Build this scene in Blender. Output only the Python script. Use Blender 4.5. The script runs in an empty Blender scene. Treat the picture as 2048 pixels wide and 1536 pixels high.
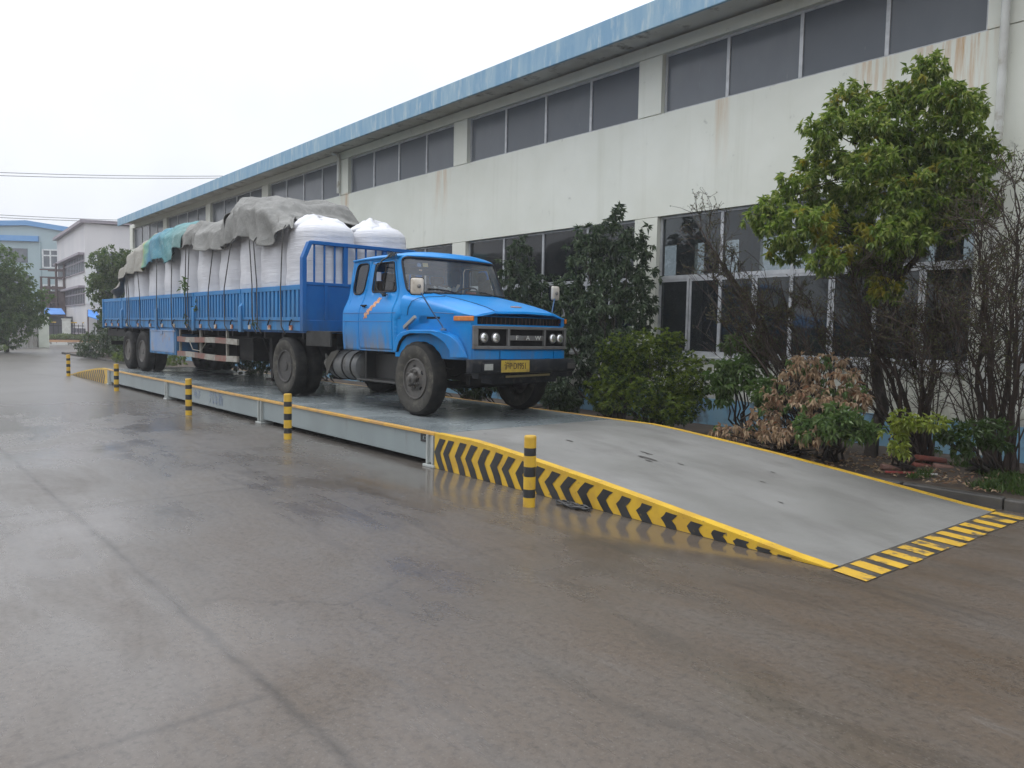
import bpy, bmesh, math, random
from mathutils import Vector, Matrix, noise
from mathutils.geometry import delaunay_2d_cdt
sc = bpy.context.scene
R_ = math.radians
pi = math.pi
# ------------------------------------------------------------------ camera
CAM = Vector((7.762, -5.310, 1.651))
FWD = Vector((-0.7643384, 0.64145939, -0.06570138))
RGT = Vector((0.64174779, 0.7666701, 0.01940988))
UPV = Vector((-0.06282194, 0.027328, 0.99765053))
cd = bpy.data.cameras.new('camera'); cam = bpy.data.objects.new('camera', cd)
sc.collection.objects.link(cam)
cam.matrix_world = Matrix(((RGT.x, UPV.x, -FWD.x, CAM.x), (RGT.y, UPV.y, -FWD.y, CAM.y), (RGT.z, UPV.z, -FWD.z, CAM.z), (0, 0, 0, 1)))
cd.sensor_width = 36; cd.lens = 1563.4 / 2048 * 36; cd.clip_start = .05; cd.clip_end = 3000
sc.camera = cam
# ------------------------------------------------------------------ sky and sun (rainy overcast)
SUN_EL, SUN_AZ = R_(52), R_(205)          # azimuth of the sun measured from +X
w = bpy.data.worlds.new('World'); sc.world = w; w.use_nodes = True
nt = w.node_tree; nt.nodes.clear()
out = nt.nodes.new('ShaderNodeOutputWorld'); bg = nt.nodes.new('ShaderNodeBackground')
sky = nt.nodes.new('ShaderNodeTexSky'); sky.sky_type = 'NISHITA'; sky.sun_disc = False
sky.sun_elevation = SUN_EL; sky.sun_rotation = R_(90) - SUN_AZ
sky.air_density = 1.2; sky.dust_density = 6.0; sky.ozone_density = 1.0
hs = nt.nodes.new('ShaderNodeHueSaturation'); hs.inputs['Saturation'].default_value = .22
# cloud sheet: evens the dome out to a flat rainy white
tc = nt.nodes.new('ShaderNodeTexCoord'); nz = nt.nodes.new('ShaderNodeTexNoise')
nz.inputs['Scale'].default_value = 2.2; nz.inputs['Detail'].default_value = 5
mr = nt.nodes.new('ShaderNodeMapRange'); mr.inputs[1].default_value = .3; mr.inputs[2].default_value = .7
mr.inputs[3].default_value = 15.5; mr.inputs[4].default_value = 21.5
mx = nt.nodes.new('ShaderNodeMixRGB'); mx.inputs[0].default_value = .9
cmb = nt.nodes.new('ShaderNodeCombineColor')
nt.links.new(tc.outputs['Generated'], nz.inputs['Vector']); nt.links.new(nz.outputs['Fac'], mr.inputs[0])
# an overcast dome is about three times as bright overhead as at the horizon, and brighter towards the veiled sun
sep = nt.nodes.new('ShaderNodeSeparateXYZ'); nt.links.new(tc.outputs['Generated'], sep.inputs[0])
zp = nt.nodes.new('ShaderNodeMath'); zp.operation = 'POWER'; zp.use_clamp = True; nt.links.new(sep.outputs['Z'], zp.inputs[0]); zp.inputs[1].default_value = 1.8
zf = nt.nodes.new('ShaderNodeMapRange'); nt.links.new(zp.outputs[0], zf.inputs[0])
for i_, v_ in enumerate((0, 1, .28, 1.0)): zf.inputs[i_ + 1].default_value = v_
yf = nt.nodes.new('ShaderNodeMapRange'); nt.links.new(sep.outputs['Y'], yf.inputs[0])
for i_, v_ in enumerate((-.4, .9, .97, 1.06)): yf.inputs[i_ + 1].default_value = v_
zy = nt.nodes.new('ShaderNodeMath'); zy.operation = 'MULTIPLY'; nt.links.new(zf.outputs[0], zy.inputs[0]); nt.links.new(yf.outputs[0], zy.inputs[1])
lum = nt.nodes.new('ShaderNodeMath'); lum.operation = 'MULTIPLY'; nt.links.new(mr.outputs[0], lum.inputs[0]); nt.links.new(zy.outputs[0], lum.inputs[1])
for i, k in enumerate((.94, .98, 1.06)):
    m_ = nt.nodes.new('ShaderNodeMath'); m_.operation = 'MULTIPLY'; m_.inputs[1].default_value = k
    nt.links.new(lum.outputs[0], m_.inputs[0]); nt.links.new(m_.outputs[0], cmb.inputs[i])
nt.links.new(sky.outputs[0], hs.inputs['Color']); nt.links.new(hs.outputs[0], mx.inputs[1]); nt.links.new(cmb.outputs[0], mx.inputs[2])
nt.links.new(mx.outputs[0], bg.inputs['Color']); bg.inputs['Strength'].default_value = .135
nt.links.new(bg.outputs[0], out.inputs['Surface'])
sl = bpy.data.lights.new('sun', 'SUN'); sl.energy = .5; sl.angle = R_(30); sl.color = (1, .97, .93)
so = bpy.data.objects.new('sun', sl); sc.collection.objects.link(so)
sd = Vector((math.cos(SUN_EL) * math.cos(SUN_AZ), math.cos(SUN_EL) * math.sin(SUN_AZ), math.sin(SUN_EL)))
so.rotation_euler = sd.to_track_quat('Z', 'Y').to_euler(); so.location = (0, 0, 60)
sc.view_settings.view_transform = 'Standard'; sc.view_settings.look = 'None'
sc.view_settings.exposure = 0.30; sc.view_settings.gamma = 1
sc.render.engine = 'CYCLES'
cy = sc.cycles
cy.use_denoising = True; cy.max_bounces = 8; cy.diffuse_bounces = 3; cy.glossy_bounces = 3
cy.transparent_max_bounces = 12; cy.transmission_bounces = 4; cy.volume_bounces = 1
cy.caustics_reflective = False; cy.caustics_refractive = False; cy.sample_clamp_indirect = 6
# ------------------------------------------------------------------ helpers
rnd = random.Random(7)
COL = sc.collection.objects
def at(u, v, D):
    """the point D metres (on plan) from the viewpoint that the photo shows at u, v"""
    d = FWD + RGT * ((u - 1024) / 1563.4) - UPV * ((v - 768) / 1563.4)
    return CAM + d * (D / math.hypot(d.x, d.y))
class MB:
    def __init__(s): s.v = []; s.f = []; s.m = []
    def add(s, verts, faces, mi=0):
        o = len(s.v); s.v += [tuple(p) for p in verts]
        for f in faces: s.f.append(tuple(i + o for i in f)); s.m.append(mi)
    def box(s, a, b, mi=0):
        x0, y0, z0 = a; x1, y1, z1 = b
        if x0 > x1: x0, x1 = x1, x0
        if y0 > y1: y0, y1 = y1, y0
        if z0 > z1: z0, z1 = z1, z0
        s.add([(x0, y0, z0), (x1, y0, z0), (x1, y1, z0), (x0, y1, z0), (x0, y0, z1), (x1, y0, z1), (x1, y1, z1), (x0, y1, z1)],
              [(0, 3, 2, 1), (4, 5, 6, 7), (0, 1, 5, 4), (1, 2, 6, 5), (2, 3, 7, 6), (3, 0, 4, 7)], mi)
    def obox(s, c, ax, ay, az, hx, hy, hz, mi=0):
        c = Vector(c); ax = Vector(ax).normalized(); ay = Vector(ay).normalized(); az = Vector(az).normalized()
        P = [c + ax * hx * i + ay * hy * j + az * hz * k for k in (-1, 1) for (i, j) in ((-1, -1), (1, -1), (1, 1), (-1, 1))]
        s.add(P, [(0, 3, 2, 1), (4, 5, 6, 7), (0, 1, 5, 4), (1, 2, 6, 5), (2, 3, 7, 6), (3, 0, 4, 7)], mi)
    def tube(s, pts, r, n=8, cap=True, mi=0):
        pts = [Vector(p) for p in pts]
        if not isinstance(r, (list, tuple)): r = [r] * len(pts)
        rings = []; prev = None
        for i, p in enumerate(pts):
            t = (pts[min(i + 1, len(pts) - 1)] - pts[max(i - 1, 0)])
            t = t.normalized() if t.length > 1e-9 else Vector((0, 0, 1))
            if prev is None:
                a = Vector((0, 0, 1)) if abs(t.z) < .9 else Vector((1, 0, 0)); prev = t.cross(a).normalized()
            q = prev - t * prev.dot(t); prev = q.normalized() if q.length > 1e-6 else prev
            b = t.cross(prev)
            rings.append([p + (prev * math.cos(2 * pi * k / n) + b * math.sin(2 * pi * k / n)) * r[i] for k in range(n)])
        V = [q for rg in rings for q in rg]; F = []
        for i in range(len(pts) - 1):
            for k in range(n): F.append((i * n + k, i * n + (k + 1) % n, (i + 1) * n + (k + 1) % n, (i + 1) * n + k))
        if cap: F.append(tuple(range(n - 1, -1, -1))); F.append(tuple((len(pts) - 1) * n + k for k in range(n)))
        s.add(V, F, mi)
    def lathe(s, prof, n=32, c=(0, 0, 0), axis='z', mi=0, mod=None):
        """prof: list of (radius, height)"""
        V = []; F = []; c = Vector(c)
        for j, (r, h) in enumerate(prof):
            for k in range(n):
                a = 2 * pi * k / n; rr = r if mod is None else mod(j, k, r)
                x, y = rr * math.cos(a), rr * math.sin(a)
                V.append(c + (Vector((x, y, h)) if axis == 'z' else Vector((x, h, y)) if axis == 'y' else Vector((h, x, y))))
        for j in range(len(prof) - 1):
            for k in range(n): F.append((j * n + k, j * n + (k + 1) % n, (j + 1) * n + (k + 1) % n, (j + 1) * n + k))
        if prof[0][0] > 1e-4: F.append(tuple(range(n - 1, -1, -1)))
        if prof[-1][0] > 1e-4: F.append(tuple((len(prof) - 1) * n + k for k in range(n)))
        s.add(V, F, mi)
    def prism(s, poly, y0, y1, mi=0, plane='xz'):
        n = len(poly)
        g = (lambda a, b, c: (a, c, b)) if plane == 'xz' else (lambda a, b, c: (c, a, b)) if plane == 'yz' else (lambda a, b, c: (a, b, c))
        V = [g(a, b, y0) for a, b in poly] + [g(a, b, y1) for a, b in poly]
        F = [tuple(range(n)), tuple(range(2 * n - 1, n - 1, -1))] + [(i, i + n, (i + 1) % n + n, (i + 1) % n) for i in range(n)]
        s.add(V, F, mi)
    def loft(s, secs, cap=True, close=False, mi=0):
        n = len(secs[0]); V = [p for q in secs for p in q]; F = []
        for i in range(len(secs) - 1):
            for k in range(n if close else n - 1): F.append((i * n + k, i * n + (k + 1) % n, (i + 1) * n + (k + 1) % n, (i + 1) * n + k))
        if cap: F.append(tuple(range(n - 1, -1, -1))); F.append(tuple((len(secs) - 1) * n + k for k in range(n)))
        s.add(V, F, mi)
def build(name, mb, mats, parent=None, smooth=None, bevel=0, loc=None, fix=True, solid=0, off=0, sub=0, seg=2):
    me = bpy.data.meshes.new(name); me.from_pydata([tuple(v) for v in mb.v], [], mb.f)
    mats = mats if isinstance(mats, (list, tuple)) else [mats]
    for m in mats: me.materials.append(m)
    if len(mats) > 1: me.polygons.foreach_set('material_index', mb.m)
    if fix:
        bm = bmesh.new(); bm.from_mesh(me); bmesh.ops.recalc_face_normals(bm, faces=bm.faces); bm.to_mesh(me); bm.free()
    if smooth is not None:
        me.polygons.foreach_set('use_smooth', [True] * len(me.polygons))
        if smooth < 180:
            try: me.set_sharp_from_angle(angle=R_(smooth))
            except Exception: pass
    me.update()
    o = bpy.data.objects.new(name, me); COL.link(o)
    if parent is not None: o.parent = parent
    if loc is not None: o.location = loc
    if sub: m_ = o.modifiers.new('s', 'SUBSURF'); m_.levels = sub; m_.render_levels = sub
    if solid: m_ = o.modifiers.new('t', 'SOLIDIFY'); m_.thickness = solid; m_.offset = off
    if bevel: m_ = o.modifiers.new('b', 'BEVEL'); m_.width = bevel; m_.segments = seg; m_.limit_method = 'ANGLE'; m_.angle_limit = R_(35); m_.harden_normals = False
    return o
def tag(o, label, cat, group=None, kind=None):
    if label: o['label'] = label
    if cat: o['category'] = cat
    if group: o['group'] = group
    if kind: o['kind'] = kind
    return o
def struct(o): o['kind'] = 'structure'; return o
def empty(name, loc=(0, 0, 0), rz=0):
    o = bpy.data.objects.new(name, None); COL.link(o); o.location = loc; o.rotation_euler = (0, 0, rz); o.empty_display_size = .2; return o
def copy_tree(o, parent=None):
    c = o.copy(); COL.link(c)
    if parent is not None: c.parent = parent
    for ch in list(o.children): copy_tree(ch, c)
    return c
def text_mesh(txt, size):
    cu = bpy.data.curves.new('lettering', 'FONT'); cu.body = txt; cu.size = size; cu.align_x = 'CENTER'; cu.align_y = 'CENTER'; cu.extrude = .002
    t = bpy.data.objects.new('lettering', cu); COL.link(t)
    dg = bpy.context.evaluated_depsgraph_get(); me = bpy.data.meshes.new_from_object(t.evaluated_get(dg))
    bpy.data.objects.remove(t); bpy.data.curves.remove(cu); return me
def text(name, txt, size, m, parent, mtx, sx=1.0):
    me = text_mesh(txt, size); me.materials.clear(); me.materials.append(m)
    me.transform(Matrix.Diagonal((sx, 1, 1, 1))); me.transform(mtx)
    o = bpy.data.objects.new(name, me); COL.link(o); o.parent = parent; return o
def face_mtx(loc, right, up):
    r, u = Vector(right).normalized(), Vector(up).normalized(); n = r.cross(u); l = Vector(loc)
    return Matrix(((r.x, u.x, n.x, l.x), (r.y, u.y, n.y, l.y), (r.z, u.z, n.z, l.z), (0, 0, 0, 1)))
def inside(p, poly):
    x, y = p; c = False; j = len(poly) - 1
    for i in range(len(poly)):
        (xi, yi), (xj, yj) = poly[i], poly[j]
        if (yi > y) != (yj > y) and x < (xj - xi) * (y - yi) / (yj - yi) + xi: c = not c
        j = i
    return c
def rounded(poly, r, n=4):
    """round the corners of a 2-D polygon"""
    out = []; N = len(poly)
    for i in range(N):
        a, b, c = Vector(poly[i - 1]), Vector(poly[i]), Vector(poly[(i + 1) % N])
        p = b + (a - b).normalized() * min(r, (a - b).length * .45); q = b + (c - b).normalized() * min(r, (c - b).length * .45)
        for k in range(n + 1):
            t = k / n; out.append(tuple(p * (1 - t) ** 2 + b * 2 * t * (1 - t) + q * t * t))
    return out
def resample(poly, step, closed=True):
    out = []; N = len(poly)
    for i in range(N if closed else N - 1):
        a, b = Vector(poly[i]), Vector(poly[(i + 1) % N]); k = max(1, int((b - a).length / step))
        for j in range(k): out.append(tuple(a.lerp(b, j / k)))
    if not closed: out.append(tuple(poly[-1]))
    return out
def sheet(mb, outline, holes, fmap, step=.08, mi=0):
    """curved sheet: a flat outline with holes, triangulated and bent by fmap(u, v) -> xyz"""
    loops = [resample(outline, step)] + [resample(h, step) for h in holes]
    pts = []; edges = []
    for lp in loops:
        o = len(pts); pts += lp; edges += [(o + i, o + (i + 1) % len(lp)) for i in range(len(lp))]
    us = [p[0] for p in outline]; vs = [p[1] for p in outline]
    u = min(us) + step * .5
    while u < max(us):
        v = min(vs) + step * .5
        while v < max(vs):
            if inside((u, v), loops[0]) and not any(inside((u, v), h) for h in loops[1:]):
                if all((u - q[0]) ** 2 + (v - q[1]) ** 2 > (step * .4) ** 2 for q in pts): pts.append((u, v))
            v += step
        u += step
    V, E, F, *_ = delaunay_2d_cdt([Vector(p) for p in pts], edges, [], 0, 1e-5)
    keep = []
    for f in F:
        c = (sum(V[i][0] for i in f) / len(f), sum(V[i][1] for i in f) / len(f))
        if inside(c, loops[0]) and not any(inside(c, h) for h in loops[1:]): keep.append(tuple(f))
    mb.add([fmap(p[0], p[1]) for p in V], keep, mi)
def ramp_interp(tab, x):
    if x <= tab[0][0]: return tab[0][1]
    for (a, b), (c, d) in zip(tab, tab[1:]):
        if x <= c: return b + (d - b) * (x - a) / (c - a)
    return tab[-1][1]
# ------------------------------------------------------------------ materials
def nodes(name):
    m = bpy.data.materials.new(name); m.use_nodes = True; t = m.node_tree; b = t.nodes['Principled BSDF']; return m, t, b
def N(t, kind, **kw):
    n = t.nodes.new('ShaderNode' + kind)
    for k, v in kw.items():
        if k in n.inputs: n.inputs[k].default_value = v
        else: setattr(n, k, v)
    return n
def noise_node(t, scale, detail=4, rough=.55, vec=None, stretch=None, coord='Object', dist=0):
    n = N(t, 'TexNoise'); n.inputs['Scale'].default_value = scale; n.inputs['Detail'].default_value = detail
    n.inputs['Roughness'].default_value = rough; n.inputs['Distortion'].default_value = dist
    c = N(t, 'TexCoord'); src = c.outputs[coord]
    if stretch:
        mp = N(t, 'Mapping'); mp.inputs['Scale'].default_value = stretch; t.links.new(src, mp.inputs[0]); src = mp.outputs[0]
    t.links.new(src, n.inputs['Vector']); return n
def maprange(t, src, a, b, c, d):
    n = N(t, 'MapRange'); t.links.new(src, n.inputs[0])
    for i, v in enumerate((a, b, c, d)): n.inputs[i + 1].default_value = v
    return n.outputs[0]
def mixc(t, fac, a, b, mode='MIX'):
    n = N(t, 'MixRGB'); n.blend_type = mode
    if hasattr(fac, 'is_linked'): t.links.new(fac, n.inputs[0])
    else: n.inputs[0].default_value = fac
    for i, c in ((1, a), (2, b)):
        if hasattr(c, 'is_linked'): t.links.new(c, n.inputs[i])
        else: n.inputs[i].default_value = (*c, 1)
    return n.outputs[0]
def mul(t, a, b, op='MULTIPLY'):
    n = N(t, 'Math'); n.operation = op
    for i, c in ((0, a), (1, b)):
        if hasattr(c, 'is_linked'): t.links.new(c, n.inputs[i])
        else: n.inputs[i].default_value = c
    return n.outputs[0]
def bump(t, b, h, strength=.3, dist=.01):
    n = N(t, 'Bump'); n.inputs['Strength'].default_value = strength; n.inputs['Distance'].default_value = dist
    t.links.new(h, n.inputs['Height']); t.links.new(n.outputs[0], b.inputs['Normal'])
def mat(name, col, rough=.5, metal=0, col2=None, scale=4, lo=.4, hi=.65, detail=5, stretch=None, dirt=None, dscale=9, dlo=.55, dhi=.7,
        bmp=0, bscale=40, spec=.5, coat=0, rvar=0):
    """base colour broken by noise towards col2, then spotted with dirt"""
    m, t, b = nodes(name)
    b.inputs['Roughness'].default_value = rough; b.inputs['Metallic'].default_value = metal; b.inputs['Specular IOR Level'].default_value = spec
    if coat: b.inputs['Coat Weight'].default_value = coat; b.inputs['Coat Roughness'].default_value = .08
    c2 = col2 or tuple(x * .8 for x in col)
    n = noise_node(t, scale, detail, stretch=stretch)
    c = mixc(t, maprange(t, n.outputs['Fac'], lo, hi, 0, 1), col, c2)
    if dirt:
        d = noise_node(t, dscale, 6, .65, stretch=stretch); c = mixc(t, maprange(t, d.outputs['Fac'], dlo, dhi, 0, 1), c, dirt)
    t.links.new(c, b.inputs['Base Color'])
    if rvar: t.links.new(maprange(t, n.outputs['Fac'], .3, .7, max(.02, rough - rvar), rough + rvar), b.inputs['Roughness'])
    if bmp: bn = noise_node(t, bscale, 4); bump(t, b, bn.outputs['Fac'], bmp, .01)
    return m
def leaf_mat(name, cols, transl=.35, rough=.45):
    m, t, b = nodes(name)
    g = N(t, 'NewGeometry'); r = N(t, 'ValToRGB')
    e = r.color_ramp.elements
    while len(e) < len(cols): e.new(.5)
    for i, c in enumerate(cols): e[i].position = i / (len(cols) - 1); e[i].color = (*c, 1)
    t.links.new(g.outputs['Random Per Island'], r.inputs[0]); t.links.new(r.outputs[0], b.inputs['Base Color'])
    b.inputs['Roughness'].default_value = rough * .8; b.inputs['Specular IOR Level'].default_value = .5
    tr = N(t, 'BsdfTranslucent'); t.links.new(r.outputs[0], tr.inputs['Color'])
    ms = N(t, 'MixShader'); ms.inputs[0].default_value = transl
    t.links.new(b.outputs[0], ms.inputs[1]); t.links.new(tr.outputs[0], ms.inputs[2])
    t.links.new(ms.outputs[0], t.nodes['Material Output'].inputs['Surface']); return m
def glass_mat(name, tint, clear=.6, rough=.03, body=(.02, .02, .02)):
    """thin pane: part of the light passes straight through, the rest is a glossy surface in the body colour"""
    m, t, b = nodes(name); b.inputs['Base Color'].default_value = (*body, 1); b.inputs['Roughness'].default_value = rough
    tr = N(t, 'BsdfTransparent'); tr.inputs[0].default_value = (*tint, 1)
    fr = N(t, 'Fresnel'); fr.inputs[0].default_value = 1.5
    gl = N(t, 'BsdfGlossy'); gl.inputs['Roughness'].default_value = rough
    m1 = N(t, 'MixShader'); m1.inputs[0].default_value = clear; t.links.new(b.outputs[0], m1.inputs[1]); t.links.new(tr.outputs[0], m1.inputs[2])
    m2 = N(t, 'MixShader'); t.links.new(fr.outputs[0], m2.inputs[0]); t.links.new(m1.outputs[0], m2.inputs[1]); t.links.new(gl.outputs[0], m2.inputs[2])
    t.links.new(m2.outputs[0], t.nodes['Material Output'].inputs['Surface']); return m
HAZE = .0012
M = {}
def concrete_ground():
    m, t, b = nodes('wet yard concrete')
    big = noise_node(t, .35, 5, .6); mid = noise_node(t, 1.7, 6, .65, stretch=(.45, 1, 1)); fine = noise_node(t, 60, 3, .7)
    str_ = noise_node(t, 2.2, 7, .7, stretch=(.22, 1.4, 1), dist=.6)
    c = mixc(t, maprange(t, big.outputs['Fac'], .35, .65, 0, 1), (.112, .102, .091), (.096, .086, .075))
    # mud washed over the near right of the yard
    tc_ = N(t, 'TexCoord'); sx = N(t, 'SeparateXYZ'); t.links.new(tc_.outputs['Object'], sx.inputs[0])
    mudx = maprange(t, sx.outputs['X'], -1.5, 5.5, 0, .9); mudy = maprange(t, sx.outputs['Y'], -5.5, -1.0, .50, .95)
    mudn = maprange(t, mid.outputs['Fac'], .3, .6, .35, 1)
    c = mixc(t, mul(t, mul(t, mudx, mudy), mudn), c, (.088, .062, .040))
    c = mixc(t, maprange(t, str_.outputs['Fac'], .55, .66, 0, .5), c, (.056, .048, .040))
    c = mixc(t, maprange(t, str_.outputs['Fac'], .30, .38, .3, 0), c, (.155, .146, .134))
    grain = noise_node(t, 24, 5, .75); c = mixc(t, maprange(t, grain.outputs['Fac'], .36, .52, .6, 0), c, (.045, .038, .032))
    c = mixc(t, maprange(t, fine.outputs['Fac'], .58, .72, 0, .45), c, (.21, .195, .175))
    tcv = N(t, 'TexCoord'); vor = N(t, 'TexVoronoi'); vor.feature = 'DISTANCE_TO_EDGE'; vor.inputs['Scale'].default_value = .42; wv_ = noise_node(t, 1.5, 5, .7)
    va = N(t, 'VectorMath'); va.operation = 'MULTIPLY_ADD'; t.links.new(wv_.outputs['Color'], va.inputs[0]); va.inputs[1].default_value = (.9, .9, 0); t.links.new(tcv.outputs['Object'], va.inputs[2]); t.links.new(va.outputs[0], vor.inputs['Vector'])
    ck_ = mul(t, maprange(t, vor.outputs['Distance'], 0, .010, 1, 0), maprange(t, big.outputs['Fac'], .50, .60, 0, .5)); c = mixc(t, ck_, c, (.03, .026, .022))
    # slab joints every 4.5 m across, one along the yard
    def line(coord, pos, wd, amp):
        wob = noise_node(t, 2.5, 4); d = mul(t, coord, pos, 'SUBTRACT'); d = mul(t, d, mul(t, mul(t, wob.outputs['Fac'], .5, 'SUBTRACT'), amp), 'ADD')
        return maprange(t, mul(t, d, 0, 'ABSOLUTE'), 0, wd, 1, 0)
    j = line(sx.outputs['Y'], -3.9, .045, .09)
    for k in (-3, -2, -1, 0, 1, 2):
        jx = line(mul(t, sx.outputs['X'], mul(t, sx.outputs['Y'], .02), 'ADD'), -.12 + 4.5 * k, .036, .09)
        side = maprange(t, sx.outputs['Y'], -2.2, -.8, .8, .1) if k != 1 else maprange(t, sx.outputs['Y'], -3.95, -3.8, .75, .0); jx = mul(t, jx, side); j = mul(t, j, jx, 'MAXIMUM')
    jn = noise_node(t, 3.5, 4); j = mul(t, j, maprange(t, jn.outputs['Fac'], .3, .6, .35, 1))
    c = mixc(t, mul(t, j, .62), c, (.030, .026, .022))
    t.links.new(c, b.inputs['Base Color'])
    # standing water: smooth where the noise is high
    wet = noise_node(t, .55, 6, .62, stretch=(.7, 1, 1), dist=.4)
    wmix = mul(t, wet.outputs['Fac'], mul(t, str_.outputs['Fac'], .35), 'ADD')
    far = mul(t, maprange(t, sx.outputs['X'], -20, 5, .26, 0), maprange(t, sx.outputs['Y'], -3.0, 2.0, 1, .45))
    wmix = mul(t, wmix, far, 'ADD')
    edge = mul(t, maprange(t, sx.outputs['Y'], -1.5, -.35, 0, .13), mul(t, maprange(t, sx.outputs['X'], -3, -.5, 0, 1), maprange(t, sx.outputs['X'], 4.2, 5.2, 1, 0)))
    left = maprange(t, sx.outputs['Y'], -9, -4.5, .02, 0)
    wmix = mul(t, mul(t, wmix, edge, 'ADD'), left, 'ADD')
    ro = mul(t, maprange(t, wmix, .54, .90, .48, .12), maprange(t, sx.outputs['X'], -14, 3, .34, .0), 'MAXIMUM'); t.links.new(ro, b.inputs['Roughness'])
    t.links.new(maprange(t, wmix, .54, .90, .22, .8), b.inputs['Specular IOR Level'])
    hb = mul(t, mul(t, mid.outputs['Fac'], .5), mul(t, mul(t, fine.outputs['Fac'], .14), mul(t, grain.outputs['Fac'], .5), 'ADD'), 'ADD'); hb = mul(t, hb, mul(t, j, -.25), 'ADD')
    bs = N(t, 'Bump'); bs.inputs['Distance'].default_value = .02
    t.links.new(maprange(t, wmix, .58, .78, .35, .03), bs.inputs['Strength']); t.links.new(hb, bs.inputs['Height']); t.links.new(bs.outputs[0], b.inputs['Normal'])
    return m
M['ground'] = concrete_ground()
def wall_mat():
    m, t, b = nodes('weathered cream paint')
    n = noise_node(t, .8, 6, .6); st = noise_node(t, 1.0, 6, .7, stretch=(2.6, 1, .12)); sp = noise_node(t, 3.2, 8, .75)
    c = mixc(t, maprange(t, n.outputs['Fac'], .35, .65, 0, 1), (.725, .735, .655), (.665, .675, .59))
    c = mixc(t, maprange(t, st.outputs['Fac'], .56, .76, 0, .32), c, (.47, .47, .37))
    c = mixc(t, maprange(t, sp.outputs['Fac'], .63, .72, 0, .6), c, (.27, .27, .24))
    tc_ = N(t, 'TexCoord'); sx = N(t, 'SeparateXYZ'); t.links.new(tc_.outputs['Object'], sx.inputs[0])
    # rust run down from the window corners
    ru = noise_node(t, 2.0, 6, .7, stretch=(4.5, 1, .25)); rm = maprange(t, ru.outputs['Fac'], .43, .60, 0, 1)
    for x0, wd, amt in ((3.25, .6, .9), (2.15, .35, .6), (-8.9, .45, .45), (-14.05, .3, .8), (-.5, .2, .4)):
        d = mul(t, mul(t, sx.outputs['X'], x0, 'SUBTRACT'), 0, 'ABSOLUTE')
        fx = maprange(t, d, wd * .4, wd, amt, 0); fz = maprange(t, sx.outputs['Z'], 4.5, 5.6, 0, 1); top = maprange(t, sx.outputs['Z'], 5.73, 5.8, 1, 0)
        c = mixc(t, mul(t, mul(t, mul(t, fx, fz), top), rm), c, (.50, .27, .09))
    # damp and splash dirt low on the wall
    lowd = mul(t, maprange(t, sx.outputs['Z'], .55, 1.5, .8, 0), maprange(t, sp.outputs['Fac'], .4, .6, .2, 1))
    c = mixc(t, lowd, c, (.25, .24, .19))
    t.links.new(c, b.inputs['Base Color']); b.inputs['Roughness'].default_value = .75
    bump(t, b, n.outputs['Fac'], .15, .02); return m
M['wall'] = wall_mat()
M['fascia'] = mat('faded blue fascia', (.175, .325, .46), .65, col2=(.27, .41, .50), scale=1.6, stretch=(2.2, 1, .4), dirt=(.40, .50, .53), dscale=3.4, dlo=.52, dhi=.7)
M['soffit'] = mat('stained soffit', (.62, .61, .55), .8, col2=(.48, .46, .40), scale=1.2, dirt=(.16, .14, .11), dscale=2.5)
M['plinth'] = mat('blue plinth', (.16, .34, .50), .6, col2=(.22, .38, .48), scale=2, dirt=(.10, .10, .09), dscale=3, dlo=.5, dhi=.68)
M['alu'] = mat('grey aluminium', (.50, .51, .52), .4, .25, col2=(.38, .39, .40), scale=6)
def frost():
    m, t, b = nodes('dull window film'); n = noise_node(t, .9, 5, .6, stretch=(2, 1, 1)); dr = noise_node(t, 2.5, 7, .75, stretch=(7, 1, .5))
    tc_ = N(t, 'TexCoord'); sx = N(t, 'SeparateXYZ'); t.links.new(tc_.outputs['Object'], sx.inputs[0]); oi = N(t, 'ObjectInfo')
    fl = mul(t, mul(t, mul(t, sx.outputs['X'], 37.825, 'ADD'), 1 / 1.3625), 0, 'FLOOR'); wn = N(t, 'TexWhiteNoise'); wn.noise_dimensions = '1D'; t.links.new(mul(t, fl, mul(t, oi.outputs['Random'], 17), 'ADD'), wn.inputs['W'])
    c = mixc(t, maprange(t, n.outputs['Fac'], .3, .7, 0, 1), (.112, .124, .140), (.142, .155, .170))
    c = mixc(t, maprange(t, wn.outputs['Value'], 0, 1, 0, .8), c, (.080, .092, .108)); c = mixc(t, maprange(t, dr.outputs['Fac'], .66, .72, 0, .6), c, (.33, .34, .35))
    t.links.new(c, b.inputs['Base Color']); b.inputs['Specular IOR Level'].default_value = .4
    t.links.new(maprange(t, wn.outputs['Value'], 0, 1, .14, .34), b.inputs['Roughness']); return m
M['frost'] = frost()
M['pane'] = glass_mat('dim window glass', (.62, .68, .70), .70, .04, (.045, .05, .056))
M['inside'] = mat('dim interior', (.22, .22, .21), .8)
M['pipe'] = mat('white drainpipe', (.60, .61, .57), .5, col2=(.5, .5, .46), scale=3, dirt=(.33, .3, .24), dscale=4)
M['soil'] = mat('damp soil', (.055, .042, .032), .8, col2=(.085, .064, .046), scale=3, dirt=(.12, .09, .06), dscale=14, bmp=.7, bscale=14)
M['kerb'] = mat('damp kerb stone', (.05, .047, .042), .5, col2=(.08, .074, .065), scale=3, dirt=(.05, .045, .04), dscale=5, bmp=.3, bscale=20)
M['rampcon'] = mat('ramp concrete', (.168, .165, .152), .5, col2=(.20, .197, .184), scale=1.2, dirt=(.145, .14, .13), dscale=2.6, dlo=.48, dhi=.75, bmp=.22, bscale=30, stretch=(.5, 1, 1), rvar=.12)
M['yellow'] = mat('yellow road paint', (.62, .39, .03), .42, col2=(.50, .30, .035), scale=5, dirt=(.20, .14, .06), dscale=11, dlo=.60, dhi=.72, bmp=.15, bscale=25)
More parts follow.
